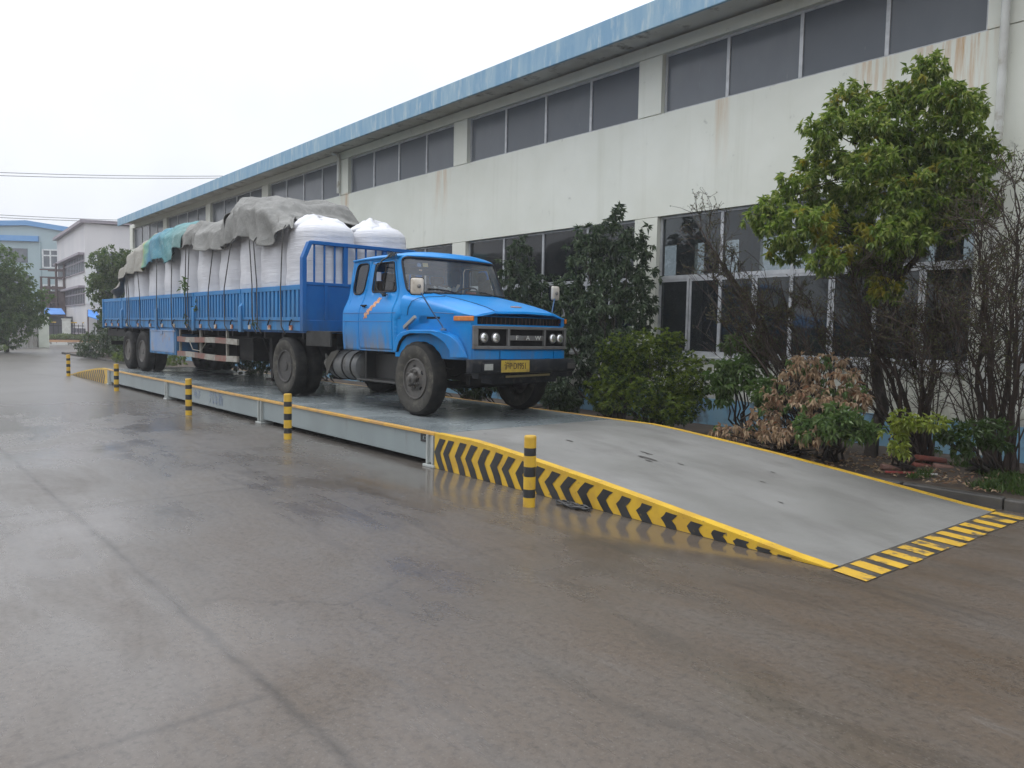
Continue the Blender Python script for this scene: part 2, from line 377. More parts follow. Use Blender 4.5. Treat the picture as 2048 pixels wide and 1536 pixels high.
M['yellow_worn'] = mat('worn yellow paint', (.55, .34, .035), .45, col2=(.45, .27, .035), scale=5, dirt=(.11, .09, .06), dscale=6.5, dlo=.52, dhi=.60)
M['orange_edge'] = mat('scuffed yellow edging', (.58, .33, .06), .35, col2=(.47, .27, .09), scale=4, dirt=(.30, .22, .13), dscale=7)
M['black'] = mat('black paint', (.016, .017, .018), .4, col2=(.03, .03, .03), scale=6, dirt=(.15, .10, .03), dscale=14, dlo=.62, dhi=.72)
def deck_mat():
    m, t, b = nodes('wet painted deck steel')
    n = noise_node(t, .9, 5); s = noise_node(t, 3, 6, .7, stretch=(.3, 1, 1))
    c = mixc(t, maprange(t, n.outputs['Fac'], .35, .65, 0, 1), (.165, .19, .195), (.215, .24, .243))
    c = mixc(t, maprange(t, s.outputs['Fac'], .58, .72, 0, .6), c, (.10, .11, .105))
    t.links.new(c, b.inputs['Base Color'])
    t.links.new(maprange(t, n.outputs['Fac'], .38, .62, .15, .32), b.inputs['Roughness']); b.inputs['Specular IOR Level'].default_value = .6
    bump(t, b, s.outputs['Fac'], .06, .01); return m
M['deck'] = deck_mat()
M['beam'] = mat('grey green steel paint', (.245, .285, .285), .4, col2=(.215, .25, .25), scale=1.5, dirt=(.17, .175, .16), dscale=4, dlo=.6, dhi=.8, stretch=(1, 1, .4))
M['post'] = mat('pale grey steel paint', (.40, .42, .40), .45, col2=(.33, .35, .33), scale=5)
M['void'] = mat('black and shaded steel', (.02, .02, .02), .7)  # under the deck the shade is put into this colour; railings are plain black
M['faded_blue'] = mat('faded blue lettering', (.20, .25, .36), .5, col2=(.23, .275, .31), scale=14, lo=.42, hi=.58)
# ------------------------------------------------------------------ ground, bed, kerb
g = MB(); g.add([(-400, -300, 0), (300, -300, 0), (300, 300, 0), (-400, 300, 0)], [(0, 1, 2, 3)])
struct(build('ground', g, M['ground'], fix=False))
BY0, BY1, BX0, BX1 = 3.42, 6.2, -41.0, 14.0
b = MB(); nx, ny = 220, 14; V = []; F = []
for i in range(nx + 1):
    for j in range(ny + 1):
        x = BX0 + (BX1 - BX0) * i / nx; y = BY0 + (BY1 - BY0) * j / ny
        z = .095 + .05 * noise.noise((x * .9, y * .9, 0)) * math.sin(pi * j / ny) + .05 * math.sin(pi * min(1, j / ny))
        V.append((x, y, z))
for i in range(nx):
    for j in range(ny): F.append((i * (ny + 1) + j, (i + 1) * (ny + 1) + j, (i + 1) * (ny + 1) + j + 1, i * (ny + 1) + j + 1))
b.add(V, F); struct(build('planting_bed', b, M['soil'], smooth=180))
k = MB(); x = BX0
while x < BX1:
    L = .98; k.box((x, 3.30 + rnd.uniform(-.006, .006), -.02), (x + L - .012, 3.42, .115 + rnd.uniform(-.006, .006))); x += L
struct(build('kerb', k, M['kerb'], bevel=.018))
# ------------------------------------------------------------------ the long factory building
XL, XR, WY = -38.4, 15.4, 6.2
COLX = [-38.1 + 6 * i for i in range(9)]
fb = tag(empty('factory_building', (-11.5, WY, 0)), 'long two-storey factory with cream walls, blue roof edge and bands of grey windows', 'factory')
def fbuild(name, mb, mats, parent=None, **kw):
    o = build(name, mb, mats, parent or fb, **kw)
    if parent is None: o.location = (11.5, -WY, 0)
    return o
def fcopy(o, dx):
    c = o.copy(); COL.link(c); c.parent = fb; c.location = o.location + Vector((dx, 0, 0))
    for ch in o.children: q = ch.copy(); COL.link(q); q.parent = c
    return c
wl = MB()
wl.box((XL, WY, 0), (XR, WY + .25, 1.28)); wl.box((XL, WY, 3.86), (XR, WY + .25, 5.73)); wl.box((XL, WY, 6.82), (XR, WY + .25, 7.04))
for c in COLX:                                            # masonry core behind every pillar
    wl.box((c - .27, WY + .03, 1.28), (c + .27, WY + .25, 3.86)); wl.box((c - .27, WY + .03, 5.73), (c + .27, WY + .25, 6.82))
wl.box((XL, WY + .25, 0), (XL + .2, 20, 7.05)); wl.box((XR - .2, WY + .25, 0), (XR, 20, 7.05))
wl.box((XL, 20, 0), (XR, 20.2, 3.9)); wl.box((XL, 20, 5.3), (XR, 20.2, 7.05)); x = XL
while x < XR: wl.box((x, 20, 3.9), (min(x + .9, XR), 20.2, 5.3)); x += 2.9
fbuild('wall', wl, M['wall'])
iw = MB(); iw.box((XL + .2, WY + .25, .02), (XR - .2, 20, .08)); iw.box((XL + .2, WY + .25, 5.1), (XR - .2, WY + .9, 5.2))
x = XL + 3
while x < XR: iw.box((x, 12.5, .08), (x + .4, 12.9, 7.0)); x += 6
fbuild('interior', iw, M['inside'])
pl = MB(); pl.box((XL - .01, WY - .012, 0), (XR, WY - .002, .56)); fbuild('plinth', pl, M['plinth'])
fz = lambda x: .0056 * (x + 36)
rf = MB(); rf.loft([[(x, 5.442, 7.02 + fz(x) * .4), (x, 20.4, 7.05 + fz(x) * .4), (x, 20.4, 7.13 + fz(x)), (x, 5.442, 7.13 + fz(x))] for x in (XL + .9, -20, 0, XR)], close=True); fbuild('roof', rf, M['soffit'])
fz = lambda x: .0056 * (x + 36)
fa = MB(); fa.loft([[(x, 5.38, 6.83 + fz(x) * .6), (x, 5.44, 6.83 + fz(x) * .6), (x, 5.44, 7.15 + fz(x)), (x, 5.8, 7.17 + fz(x)), (x, 5.8, 7.215 + fz(x)), (x, 5.38, 7.215 + fz(x))] for x in (XL + .9, -20, 0, XR)], close=True); fbuild('roof_edge', fa, M['fascia'], bevel=.012)
for c in COLX:
    for z0, z1 in ((1.29, 3.848), (5.745, 6.805)):
        p = MB(); p.box((c - .275, WY - .006, z0), (c + .275, WY + .03, z1)); fbuild('pillar', p, M['wall'])
def window(c, lower):
    """one bay-wide window between two pillars, x from c-2.73 to c+2.73"""
    x0, x1 = c - 2.725, c + 2.725; f = MB(); p = MB(); yf = WY + .10
    z0, z1 = (1.28, 3.86) if lower else (5.73, 6.82); t = .03
    f.box((x0, yf, z0 + .001), (x1, yf + .05, z0 + .05)); f.box((x0, yf, z1 - .045), (x1, yf + .05, z1 - .001))
    ms = [x0 + (x1 - x0) * i / 4 for i in range(5)]
    for i, m_ in enumerate(ms):
        a = m_ - t if 0 < i < 4 else (m_ if i == 0 else m_ - .05); f.box((a, yf - .004, z0 + .05), (a + (.06 if 0 < i < 4 else .05), yf + .054, z1 - .045))
    if lower:
        for i in range(4):
            a, b_ = ms[i] + (.05 if i == 0 else t), ms[i + 1] - (.05 if i == 3 else t); f.box((a, yf, 2.69), (b_, yf + .05, 2.76)); mid = (a + b_) / 2
            f.box((mid - .05, yf + .005, 1.33), (mid - .005, yf + .045, 2.69)); f.box((mid + .005, yf + .012, 1.33), (mid + .05, yf + .052, 2.69))
            for s0, s1 in ((a, mid - .05), (mid + .05, b_)): f.box((s0, yf + .006, 1.33), (s1, yf + .044, 1.38)); f.box((s0, yf + .006, 2.645), (s1, yf + .044, 2.69))
        f.box((x0 - .0, WY - .05, 1.225), (x1 + .0, WY - .001, 1.279))
    p.box((x0 + .02, yf + .022, z0 + .02), (x1 - .02, yf + .028, z1 - .02))
    fo = fbuild('window', f, M['alu']); po = build('pane', p, M['pane'] if lower else M['frost'], fo); return fo
wu = window(-35.1, False); wd = window(-35.1, True)
for i in range(1, 8): fcopy(wu, 6 * i); fcopy(wd, 6 * i)
dp = MB(); dp.tube([(3.86, 6.11, 7.0), (3.86, 6.11, 4.0), (3.87, 6.115, .15)], .055, 12)
for z in (1.0, 3.9, 6.4): dp.lathe([(.056, -.03), (.068, -.03), (.068, .03), (.056, .03)], 12, (3.86, 6.11, z))
fbuild('drainpipe', dp, M['pipe'], smooth=40)
dp = MB(); dp.tube([(-14.3, 6.12, 6.98), (-14.3, 6.12, 5.8)], .05, 10); dp.tube([(-14.3, 5.9, 6.97), (-14.3, 6.08, 6.93), (-14.3, 6.12, 6.8)], .05, 8); fbuild('drainpipe', dp, M['pipe'], smooth=40)
# ------------------------------------------------------------------ truck scale (weighbridge)
ws = tag(empty('truck_scale', (-8, 1.6, 0)), 'long raised grey steel truck scale platform with yellow edge under the truck', 'weighbridge')
def wbuild(name, mb, mats, **kw): return build(name, mb, mats, ws, loc=(8, -1.6, 0), **kw)
W = 3.19; DZ = .42; SX = [-16, -10.667, -5.333, 0]
for a, b_ in zip(SX, SX[1:]):
    d = MB(); d.box((a + .006, .075, DZ - .02), (b_ - .006, W - .075, DZ)); wbuild('deck_plate', d, M['deck'], bevel=.003)
    for y0, y1, yw in ((.0, .074, .03), (W - .074, W, W - .05)):
        e = MB(); e.box((a + .004, y0, DZ - .03), (b_ - .004, y1, DZ + .005)); wbuild('edge_strip', e, M['orange_edge'], bevel=.004)
        s = MB(); s.box((a + .08, yw, .09), (b_ - .08, yw + .02, DZ - .031)); s.box((a + .08, min(yw, yw + .02) - .0 if y0 == 0 else yw, .075), (b_ - .08, yw + .09 if y0 == 0 else yw + .02, .0899))
        wbuild('side_beam', s, M['beam'], bevel=.004)
for i, xx in enumerate(SX):
    xx += (.09 if i == 0 else -.09 if i == 3 else 0)
    for ys, yo in ((.0, 1), (W, -1)):
        p = MB()
        for dx in (-.075, .045): p.box((xx + dx, ys + yo * -.012, .03), (xx + dx + .03, ys + yo * .12, DZ - .032))
        p.box((xx - .045, ys + yo * .02, .05), (xx + .045, ys + yo * .05, DZ - .034)); p.box((xx - .12, ys - yo * .03, .0), (xx + .12, ys + yo * .2, .029))
        wbuild('support_post', p, M['post'], bevel=.004)
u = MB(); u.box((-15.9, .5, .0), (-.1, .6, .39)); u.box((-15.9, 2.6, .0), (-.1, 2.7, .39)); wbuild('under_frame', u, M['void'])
t_ = text('lettering', '汽车衡', .26, M['faded_blue'], ws, face_mtx((-7.55 + 8, .026 - 1.6, .235), (1, 0, 0), (0, 0, 1)))
t_ = text('lettering', '电子', .2, M['faded_blue'], ws, face_mtx((-8.65 + 8, .026 - 1.6, .245), (1, 0, 0), (0, 0, 1)))
lb = MB()
for (x0, z0, x1, z1) in ((-.335, .285, -.30, .385), (-.30, .36, -.20, .385), (-.30, .285, -.2, .315), (-.265, .322, -.245, .352), (-.235, .34, -.205, .347), (-.235, .325, -.205, .332)): lb.box((x0, .022, z0), (x1, .0285, z1))
wbuild('maker_plate', lb, M['black'])
# ------------------------------------------------------------------ ramps
RPROF = [(.012, .418), (.75, .418), (1.2, .39), (1.65, .352), (2.15, .308), (2.7, .258), (3.46, .178), (4.2, .095), (4.75, .03), (5.03, .006)]
def ramp(name, label, mirror, chev, pitch, loc):
    root = tag(empty(name, loc), label, 'ramp', 'concrete ramps at the two ends of the truck scale')
    s = -1 if mirror else 1
    P = [(s * x, z) for x, z in RPROF]
    if mirror: P[-2:] = [(-4.75, .03), (-5.03, .006)]
    c = MB(); c.prism([(P[0][0], 0)] + P + [(P[-1][0], 0)], 0, W); build('ramp_body', c, M['rampcon'], root)
    for y0, y1 in ((-.004, .105), (W - .09, W + .004)):
        e = MB(); secs = []
        for i, (x, z) in enumerate(P):
            j = .006 * math.sin(i * 3.1); secs.append([(x, y0, z - .014 if z > .04 else z * .4), (x, y0, z + .005), (x, y1 + (j if y0 < 0 else 0), z + .005), (x, y1, z - .01)])
        q = []
        for a, b2 in zip(secs, secs[1:]):
            for k in range(4): q.append([tuple(Vector(a[i]).lerp(Vector(b2[i]), k / 4)) for i in range(4)])
        e.loft(q + [secs[-1]], close=True); build('edge_line', e, M['yellow'], root)
    f = MB(); f.prism([(P[0][0], .002)] + [(x, max(.004, z - .015)) for x, z in P[:-1]] + [(P[-1][0], .003)], -.004, -.0005); build('painted_side', f, M['yellow'], root)
    H = lambda x: max(.004, ramp_interp(RPROF, x) - .016)
    for x0 in chev:
        wd = pitch * .53; h = H(x0 + .1); sl = pitch * .5 * min(1, h / .3); j = lambda: rnd.uniform(-.008, .008)
        L = [(x0 + sl + j(), 0.003), (x0 + sl * .5 + j(), h * .26), (x0 + j(), h * .50), (x0 + sl * .5 + j(), h * .72), (x0 + sl * .95 + j(), h * .93)]
        Rr = [(x + wd + j(), z) for x, z in L]; Rr[-1] = (Rr[-1][0], H(Rr[-1][0]) * .92)
        L = [(max(.015, x), min(z, H(x) * .97)) for x, z in L]; Rr = [(x, min(z, H(x) * .97)) for x, z in Rr]
        if Rr[0][0] > 4.95: continue
        ck = MB(); o = 0; ck.v += [(s * x, -.0085, z) for x, z in L] + [(s * x, -.0085, z) for x, z in Rr]
        n = len(L)
        for i in range(n - 1): ck.f.append((o + i, o + n + i, o + n + i + 1, o + i + 1)); ck.m.append(0)
        build('chevron_stripe', ck, M['black'], root)
    return root
CH = [.01, .20, .43, .64, .87, 1.09, 1.30, 1.52, 1.76, 1.99, 2.22, 2.46, 2.72, 2.96, 3.21, 3.49, 3.76, 4.0, 4.22, 4.42, 4.61, 4.80]
ramp('ramp', 'grey concrete ramp in front of the truck with yellow and black chevron side', False, CH, .225, (0, 0, 0))
ramp('ramp', 'far small concrete ramp with chevron side behind the trailer wheels', True, [.28 + .24 * i for i in range(20)], .24, (-16, 0, 0))
mk = MB(); mk.box((5.045, -.02, .002), (5.325, 3.2, .004)); struct(build('road_marking_base', mk, mat('worn black marking', (.035, .033, .03), .5, col2=(.09, .08, .065), scale=4)))
ys = MB(); n = 13
for i in range(n):
    y = -.055 + i * (3.26 / n); w_ = .145 + rnd.uniform(-.012, .012)
    xa, xb = 5.045 + rnd.uniform(0, .02), 5.335 + rnd.uniform(-.02, .03)
    P = [(xa, y + .03, .0082), (xb, y - .03, .0082), (xb, y - .03 + w_, .0082), (xa, y + .03 + w_, .0082)]
    ys.add(P, [(0, 1, 2, 3)])
struct(build('road_marking', ys, M['yellow_worn']))
# ------------------------------------------------------------------ bollards
def bollard_mesh():
    m = MB(); H_ = [0, .09, .17, .29, .385, .49, .565, .66]
    for i in range(7): m.lathe([(.058, H_[i]), (.058, H_[i + 1])], 24, mi=i % 2)
    m.lathe([(.058, .66), (.057, .672), (.051, .68), (.0001, .683)], 24, mi=0); return m
BL = [((2.24, -.435), 'yellow and black striped bollard in front of the near ramp'), ((-3.24, -.42), 'striped bollard beside the scale just left of the front ramp'),
      ((-7.2, -.60), 'striped bollard in front of the blue lettering on the scale'), ((-13.5, -.36), 'striped bollard at the far end of the scale by the rear wheels'),
      ((-20.25, -.18), 'farthest striped bollard at the foot of the far ramp')]
first = None
bm_ = bollard_mesh()
for p_, l_ in BL:
    if first is None:
        first = build('bollard', bm_, [M['yellow'], M['black']], smooth=40, fix=False); o = first
    else:
        o = first.copy(); COL.link(o)
    o.location = (*p_, 0); o.rotation_euler = (0, 0, rnd.uniform(0, 6)); tag(o, l_, 'bollard', 'striped bollards along the truck scale')
cb = MB(); pts = []
for i in range(60):
    a = i * .55; r = .10 + .05 * math.sin(i * .9); pts.append((2.52 + r * 1.6 * math.cos(a), -.13 + r * .45 * math.sin(a), .012 + .012 * (i % 3)))
cb.tube(pts, .008, 6); tag(build('cable_coil', cb, M['black'], smooth=60), 'small coil of black cable lying at the foot of the ramp beside the bollard', 'cable')
# ------------------------------------------------------------------ truck
def paint(name, col, col2, dirtcol, zlo=None, zhi=None, rough=.32, amt=.8):
    """old gloss paint: faded in patches, road dirt and rust showing through below zhi"""
    m, t, b = nodes(name)
    n = noise_node(t, 1.6, 5, .6); s = noise_node(t, 1.7, 7, .7, stretch=(2.4, 1, .4)); f = noise_node(t, 16, 6, .7)
    c = mixc(t, maprange(t, n.outputs['Fac'], .35, .7, 0, 1), col, col2)
    c = mixc(t, maprange(t, f.outputs['Fac'], .66, .74, 0, .4), c, dirtcol)
    if zhi is not None:
        tc_ = N(t, 'TexCoord'); sx = N(t, 'SeparateXYZ'); t.links.new(tc_.outputs['Object'], sx.inputs[0])
        g = mul(t, maprange(t, sx.outputs['Z'], zlo, zhi, 1, 0), maprange(t, s.outputs['Fac'], .43, .56, 0, amt))
        c = mixc(t, g, c, dirtcol)
        t.links.new(maprange(t, g, 0, .7, rough, .75), b.inputs['Roughness'])
    else: b.inputs['Roughness'].default_value = rough
    t.links.new(c, b.inputs['Base Color']); b.inputs['Specular IOR Level'].default_value = .25
    bump(t, b, mul(t, n.outputs['Fac'], mul(t, f.outputs['Fac'], .12), 'ADD'), .10, .02); return m
M['cab'] = paint('bright blue cab paint', (.001, .185, .52), (.005, .235, .59), (.17, .165, .145), .88, 1.36)
M['front'] = paint('bright blue bonnet paint', (.001, .185, .52), (.005, .235, .59), (.13, .14, .14), .78, 1.28, amt=.5)
M['cabdoor'] = paint('bright blue door paint', (.001, .185, .52), (.005, .235, .59), (.21, .185, .15), .86, 1.38, amt=.95)
M['bodyblue'] = paint('dull blue trailer paint', (.014, .165, .41), (.03, .205, .455), (.10, .12, .12), 1.15, 2.1, .45, .55)
M['head'] = paint('deep blue headboard paint', (.006, .098, .32), (.012, .125, .36), (.05, .08, .08), 1.2, 1.7, .45, .5)
M['rubber'] = mat('tyre rubber', (.010, .010, .010), .7, col2=(.016, .016, .015), scale=5, dirt=(.036, .034, .03), dscale=3.5, dlo=.48, dhi=.7, bmp=.2, bscale=30, spec=.15)
M['side_rubber'] = mat('dusty tyre wall', (.062, .059, .052), .8, col2=(.036, .034, .031), scale=3, dirt=(.13, .122, .10), dscale=6, dlo=.5, dhi=.7, bmp=.15, bscale=30, spec=.15)
M['rim'] = mat('dirty grey wheel', (.07, .066, .06), .6, col2=(.105, .098, .088), scale=7, dirt=(.05, .032, .022), dscale=10, bmp=.3, bscale=30)
M['darkrim'] = mat('dark wheel dish', (.05, .047, .044), .65, col2=(.03, .028, .026), scale=6, dirt=(.09, .08, .065), dscale=9)
M['chassis'] = mat('oily chassis', (.008, .008, .008), .6, col2=(.014, .013, .012), scale=5, dirt=(.03, .026, .02), dscale=6, spec=.15)
M['bumper'] = mat('dark grey bumper', (.013, .015, .018), .5, col2=(.024, .026, .03), scale=4, dirt=(.05, .046, .04), dscale=8, spec=.15)
M['grille'] = mat('grey grille frame', (.13, .13, .128), .5, col2=(.105, .103, .10), scale=4, dirt=(.08, .07, .06), dscale=8)
M['dark'] = mat('flat black', (.008, .008, .009), .55, spec=.15)
M['gasket'] = mat('window rubber', (.03, .032, .036), .5, spec=.15)
M['lamp'] = mat('lamp glass', (.92, .92, .91), .16, .85, col2=(.7, .7, .7), scale=20, spec=.8)
M['amber'] = mat('amber lens', (.62, .20, .025), .25, col2=(.5, .15, .02), scale=14)
M['cloudy'] = mat('cloudy lens', (.36, .37, .34), .3, col2=(.28, .29, .27), scale=16)
M['plate'] = mat('yellow number plate', (.42, .30, .045), .5, col2=(.32, .23, .05), scale=9, dirt=(.12, .09, .04), dscale=12, dlo=.54, dhi=.70)
M['white'] = mat('white paint', (.62, .62, .58), .5, col2=(.52, .51, .47), scale=5)
M['mirrorback'] = mat('beige mirror shell', (.60, .56, .49), .45, col2=(.52, .47, .40), scale=6, dirt=(.35, .28, .2), dscale=9)
M['letters'] = mat('worn chrome letters', (.66, .66, .62), .4, .2)
M['orange'] = mat('faded orange lettering', (.55, .20, .07), .5, col2=(.62, .36, .2), scale=30, lo=.42, hi=.58)
M['windscreen'] = glass_mat('windscreen', (.86, .90, .90), .76, .02, (.25, .265, .275))  # pale body colour stands in for sky reflected in the glass
M['sideglass'] = glass_mat('side glass', (.78, .82, .82), .85, .02)
M['seat'] = mat('brown seat cloth', (.10, .075, .06), .8, col2=(.14, .11, .09), scale=8)
M['cabin'] = mat('cabin lining', (.075, .08, .082), .7)
M['towel'] = mat('white towel', (.66, .66, .6), .8)
M['redwhite'] = None
def rw():
    m, t, b = nodes('red and white guard paint'); tc_ = N(t, 'TexCoord'); sx = N(t, 'SeparateXYZ'); t.links.new(tc_.outputs['Object'], sx.inputs[0])
    fr = mul(t, mul(t, sx.outputs['X'], .78), 1.0, 'MODULO'); fr = mul(t, fr, 0, 'ABSOLUTE')
    n = noise_node(t, 7, 6, .7); f2 = mul(t, fr, mul(t, n.outputs['Fac'], .25), 'ADD')
    c = mixc(t, maprange(t, f2, .60, .63, 0, 1), (.31, .30, .26), (.20, .075, .055)); c = mixc(t, maprange(t, n.outputs['Fac'], .42, .62, 0, .8), c, (.17, .145, .115))
    t.links.new(c, b.inputs['Base Color']); b.inputs['Roughness'].default_value = .6; return m
M['redwhite'] = rw()
TZ = R_(.7)
truck = tag(empty('cargo_truck', (-1.67, 1.92, DZ + .001), TZ), 'blue bonneted cargo truck with long drop-side trailer parked on the scale', 'truck')
TR = R_(.6); PIV = Vector((-4.2, 0, 0))
TM = Matrix.Translation(PIV) @ Matrix.Rotation(TR, 4, 'Z') @ Matrix.Translation(-PIV)
def T(name, mb, mats, parent=None, front=True, **kw):
    """a truck part; the tractor half sits half a degree round from the trailer"""
    o = build(name, mb, mats, parent or truck, **kw)
    if front and parent is None: o.matrix_local = TM.copy()
    return o
# wheels ---------------------------------------------------------------
RW = .54
def wheel(x, y, side, dish, dark, parent=truck, front=True):
    """side = -1 near, +1 far: which way the outer face looks; dish: 'out' front wheel, 'in' rear dual"""
    n = 60; wd = .25; t_ = MB()
    prof = [(.29, .085), (.33, .108), (.38, .122), (.44, .125), (.482, .118), (.512, .105), (.532, .092), (RW, .05), (RW + .003, 0), (RW, -.05), (.532, -.092), (.512, -.105), (.482, -.118), (.44, -.125), (.38, -.122), (.33, -.108), (.29, -.085)]
    def mod(j, k, r):
        if 4 <= j <= 12:
            dd = (0 if k % 3 else 1); a = .012 if j in (5, 6, 10, 11) else (.009 if 7 <= j <= 9 else 0)
            return r - a * dd
        return r
    t_.lathe(prof, n, axis='y', mod=mod)
    nf = len(prof) - 1; mi = []
    for j in range(nf): mi += [1 if (j < 4 or j >= nf - 4) else 0] * n
    t_.f = t_.f[:nf * n]; t_.m = mi
    root = build('wheel', t_, [M['rubber'], M['side_rubber'] if not dark else M['rubber']], parent, smooth=50, fix=True)
    root.location = (x, y, RW - .004); 
    if front: root.matrix_local = TM @ Matrix.Translation((x, y, RW - .004))
    r = MB(); s = side
    if dish == 'out':
        r.lathe([(.30, s * .085), (.292, s * .112), (.275, s * .112), (.268, s * .08), (.262, s * .02), (.235, s * .02), (.215, s * .055), (.155, s * .10), (.145, s * .112), (.0001, s * .112)], 48, axis='y')
        hb = MB(); hb.lathe([(.088, s * .112), (.085, s * .165), (.07, s * .185), (.045, s * .195), (.04, s * .22), (.0001, s * .225)], 24, axis='y')
        for k in range(8):
            a = 2 * pi * k / 8 + .2; hb.lathe([(.024, s * .11), (.024, s * .15), (.014, s * .152), (.012, s * .175), (.0001, s * .176)], 8, (.118 * math.cos(a), 0, .118 * math.sin(a)), 'y')
        for k in range(5):
            hl = MB()
            a = 2 * pi * k / 5 + .5; c = Vector((.195 * math.cos(a), s * .0815, .195 * math.sin(a))); rd = Vector((math.cos(a), 0, math.sin(a))); tg = Vector((-math.sin(a), 0, math.cos(a)))
            nrm = (Vector((0, s, 0)) * .8 + rd * .6).normalized(); u_ = (rd * .8 - Vector((0, s, 0)) * .6).normalized()
            hl.add([c + nrm * .006 + u_ * .028 * math.cos(q * pi / 6) + tg * .036 * math.sin(q * pi / 6) for q in range(12)], [tuple(range(12))]); build('hand_hole', hl, M['dark'], root)
        ro = build('rim', r, M['rim'], root, smooth=35); build('hub', hb, M['rim'], root, smooth=40)
    else:
        r.lathe([(.30, s * .085), (.292, s * .115), (.275, s * .115), (.262, s * .085), (.25, -s * .05), (.20, -s * .085), (.145, -s * .09), (.145, -s * .04), (.125, 0), (.085, s * .02), (.08, s * .10), (.0001, s * .105)], 40, axis='y')
        for k in range(8):
            a = 2 * pi * k / 8; r.lathe([(.018, -s * .10), (.018, -s * .05), (.0001, -s * .048)], 8, (.165 * math.cos(a), 0, .165 * math.sin(a)), 'y')
        build('rim', r, M['darkrim'] if dark != 2 else M['rim'], root, smooth=35)
    return root
wheel(-.14, -.995, -1, 'out', 0); wheel(-.14, .96, 1, 'out', 0)
for y, sd_ in ((-1.085, -1), (-.80, 1), (.80, -1), (1.085, 1)): wheel(-4.2, y, sd_, 'in', 0 if y < -1 else 1)
for x in (-13.08, -14.42):
    for y, sd_ in ((-1.085, -1), (-.80, 1), (.80, -1), (1.085, 1)): wheel(x, y, sd_, 'in', 2 if y < -1 else 1, front=False)
# chassis ---------------------------------------------------------------
c = MB()
for y in (-.42, .42): c.box((-5.0, y - .04, .62), (1.05, y + .04, .86))
for x in (-4.7, -3.4, -2.2, -.8, .5): c.box((x, -.38, .66), (x + .08, .38, .82))
c.tube([(0, -.9, .50), (0, -.5, .44), (0, .5, .44), (0, .9, .50)], .06, 8); c.tube([(-4.2, -.75, .52), (-4.2, .75, .52)], .085, 10)
c.lathe([(.0001, -.2), (.18, -.14), (.22, 0), (.18, .14), (.0001, .2)], 16, (-4.2, 0, .52), 'x')
for y in (-.52, .52):
    for x0 in (0, -4.2): c.loft([[(x0 - .55, y - .04, .70), (x0 - .55, y + .04, .70), (x0 - .55, y + .04, .74), (x0 - .55, y - .04, .74)], [(x0, y - .04, .56), (x0, y + .04, .56), (x0, y + .04, .66), (x0, y - .04, .66)], [(x0 + .55, y - .04, .70), (x0 + .55, y + .04, .70), (x0 + .55, y + .04, .74), (x0 + .55, y - .04, .74)]], close=True)
c.box((-.5, -.36, .5), (.75, .36, 1.0)); c.lathe([(.45, -.05), (.5, .05)], 24, (-4.35, 0, .95), 'z'); c.box((.62, -.75, .48), (.70, .75, .62))
T('chassis_frame', c, M['chassis'])
# cab -------------------------------------------------------------------
CW = [(.88, 1.06), (1.2, 1.085), (1.48, 1.085), (1.56, 1.07), (1.66, 1.02), (1.74, .985), (1.84, .965), (2.1, .94), (2.36, .905)]
def cw(z): return ramp_interp(CW, z)
XB = -2.17; XA = -.66; RC = .16                              # back of cab, start of the A-pillar corner
S1 = XA - XB; S2 = S1 + RC * pi / 2 * .9; SF = S2 + .80     # s: along the side, round the corner, to the centre line
def cabmap(s, z, push=0):
    sg = -1
    if s > SF: s = 2 * SF - s; sg = 1
    wz = cw(z); rake = -(max(0, z - 1.80)) * .42 if z > 1.80 else -(z - 1.80) * .02
    if s <= S1: x = XB + s - (.10 - .06 * max(0, min(1, (z - 1.5) / .8))) * (1 - s / S1); y = wz; fw = max(0, (s - S1 * .62) / (S1 * .38)) ** 1.5
    elif s <= S2:
        a = (s - S1) / (S2 - S1) * pi / 2; x = XA + RC * math.sin(a); y = wz - RC * (1 - math.cos(a)); fw = 1
    else:
        q = (s - S2) / (SF - S2); y = (wz - RC) * (1 - q); x = XA + RC + .11 * (1 - (1 - q) ** 2.2); fw = 1
    x += rake * fw
    if s < S1 and z > 1.5: x += .0
    yy = sg * (y - push)
    return (x - (push if s > S2 else 0), yy, z)
zt = 2.365
door_poly = [(.50, .93), (.50, 1.68), (.60, 2.27), (.64, 2.31), (1.32, 2.31), (1.40, 2.27), (1.455, 1.84), (1.40, 1.55), (1.385, .93)]
door_poly = [(.50, .93), (.495, 1.72), (.565, 2.25), (.60, 2.30), (1.29, 2.30), (1.345, 2.27), (1.40, 1.84), (1.395, 1.48), (1.385, .93)]
dwin = rounded([(.67, 1.82), (.70, 2.275), (1.30, 2.275), (1.355, 1.82)], .06)
qwin = rounded([(.11, 1.80), (.14, 2.285), (.51, 2.285), (.42, 1.80)], .11)
wsw = rounded([(S1 + .08, 1.80), (S1 + .06, 2.335), (2 * SF - S1 - .06, 2.335), (2 * SF - S1 - .08, 1.80)], .09, 5)
mir = lambda P: [(2 * SF - a, b) for a, b in P]
outer = [(0, .90), (.0, 1.5), (0, zt), (2 * SF, zt), (2 * SF, .90), (2 * SF - S1 + .08, .90), (2 * SF - S1 + .02, 1.45), (S2, 1.45), (S1 - .02, 1.45), (S1 - .08, .90)]
grow = lambda P, d: [(Vector(p) - (sum((Vector(q) for q in P), Vector((0, 0))) / len(P))).normalized() * d + Vector(p) for p in P]
dgap = [(a + (-.006 if a < .7 else .006), b + (-.006 if b < 1.2 else .006 if b > 2.2 else 0)) for a, b in door_poly]
outer[5:] = [(2 * SF, .90)][:0] + [(2 * SF - S1 + .0, .90), (2 * SF - S1 - .0, 1.40), (S1, 1.40), (S1, .90)]
cab = MB(); sheet(cab, outer, [dgap, mir(dgap), qwin, mir(qwin), wsw], cabmap, .07)
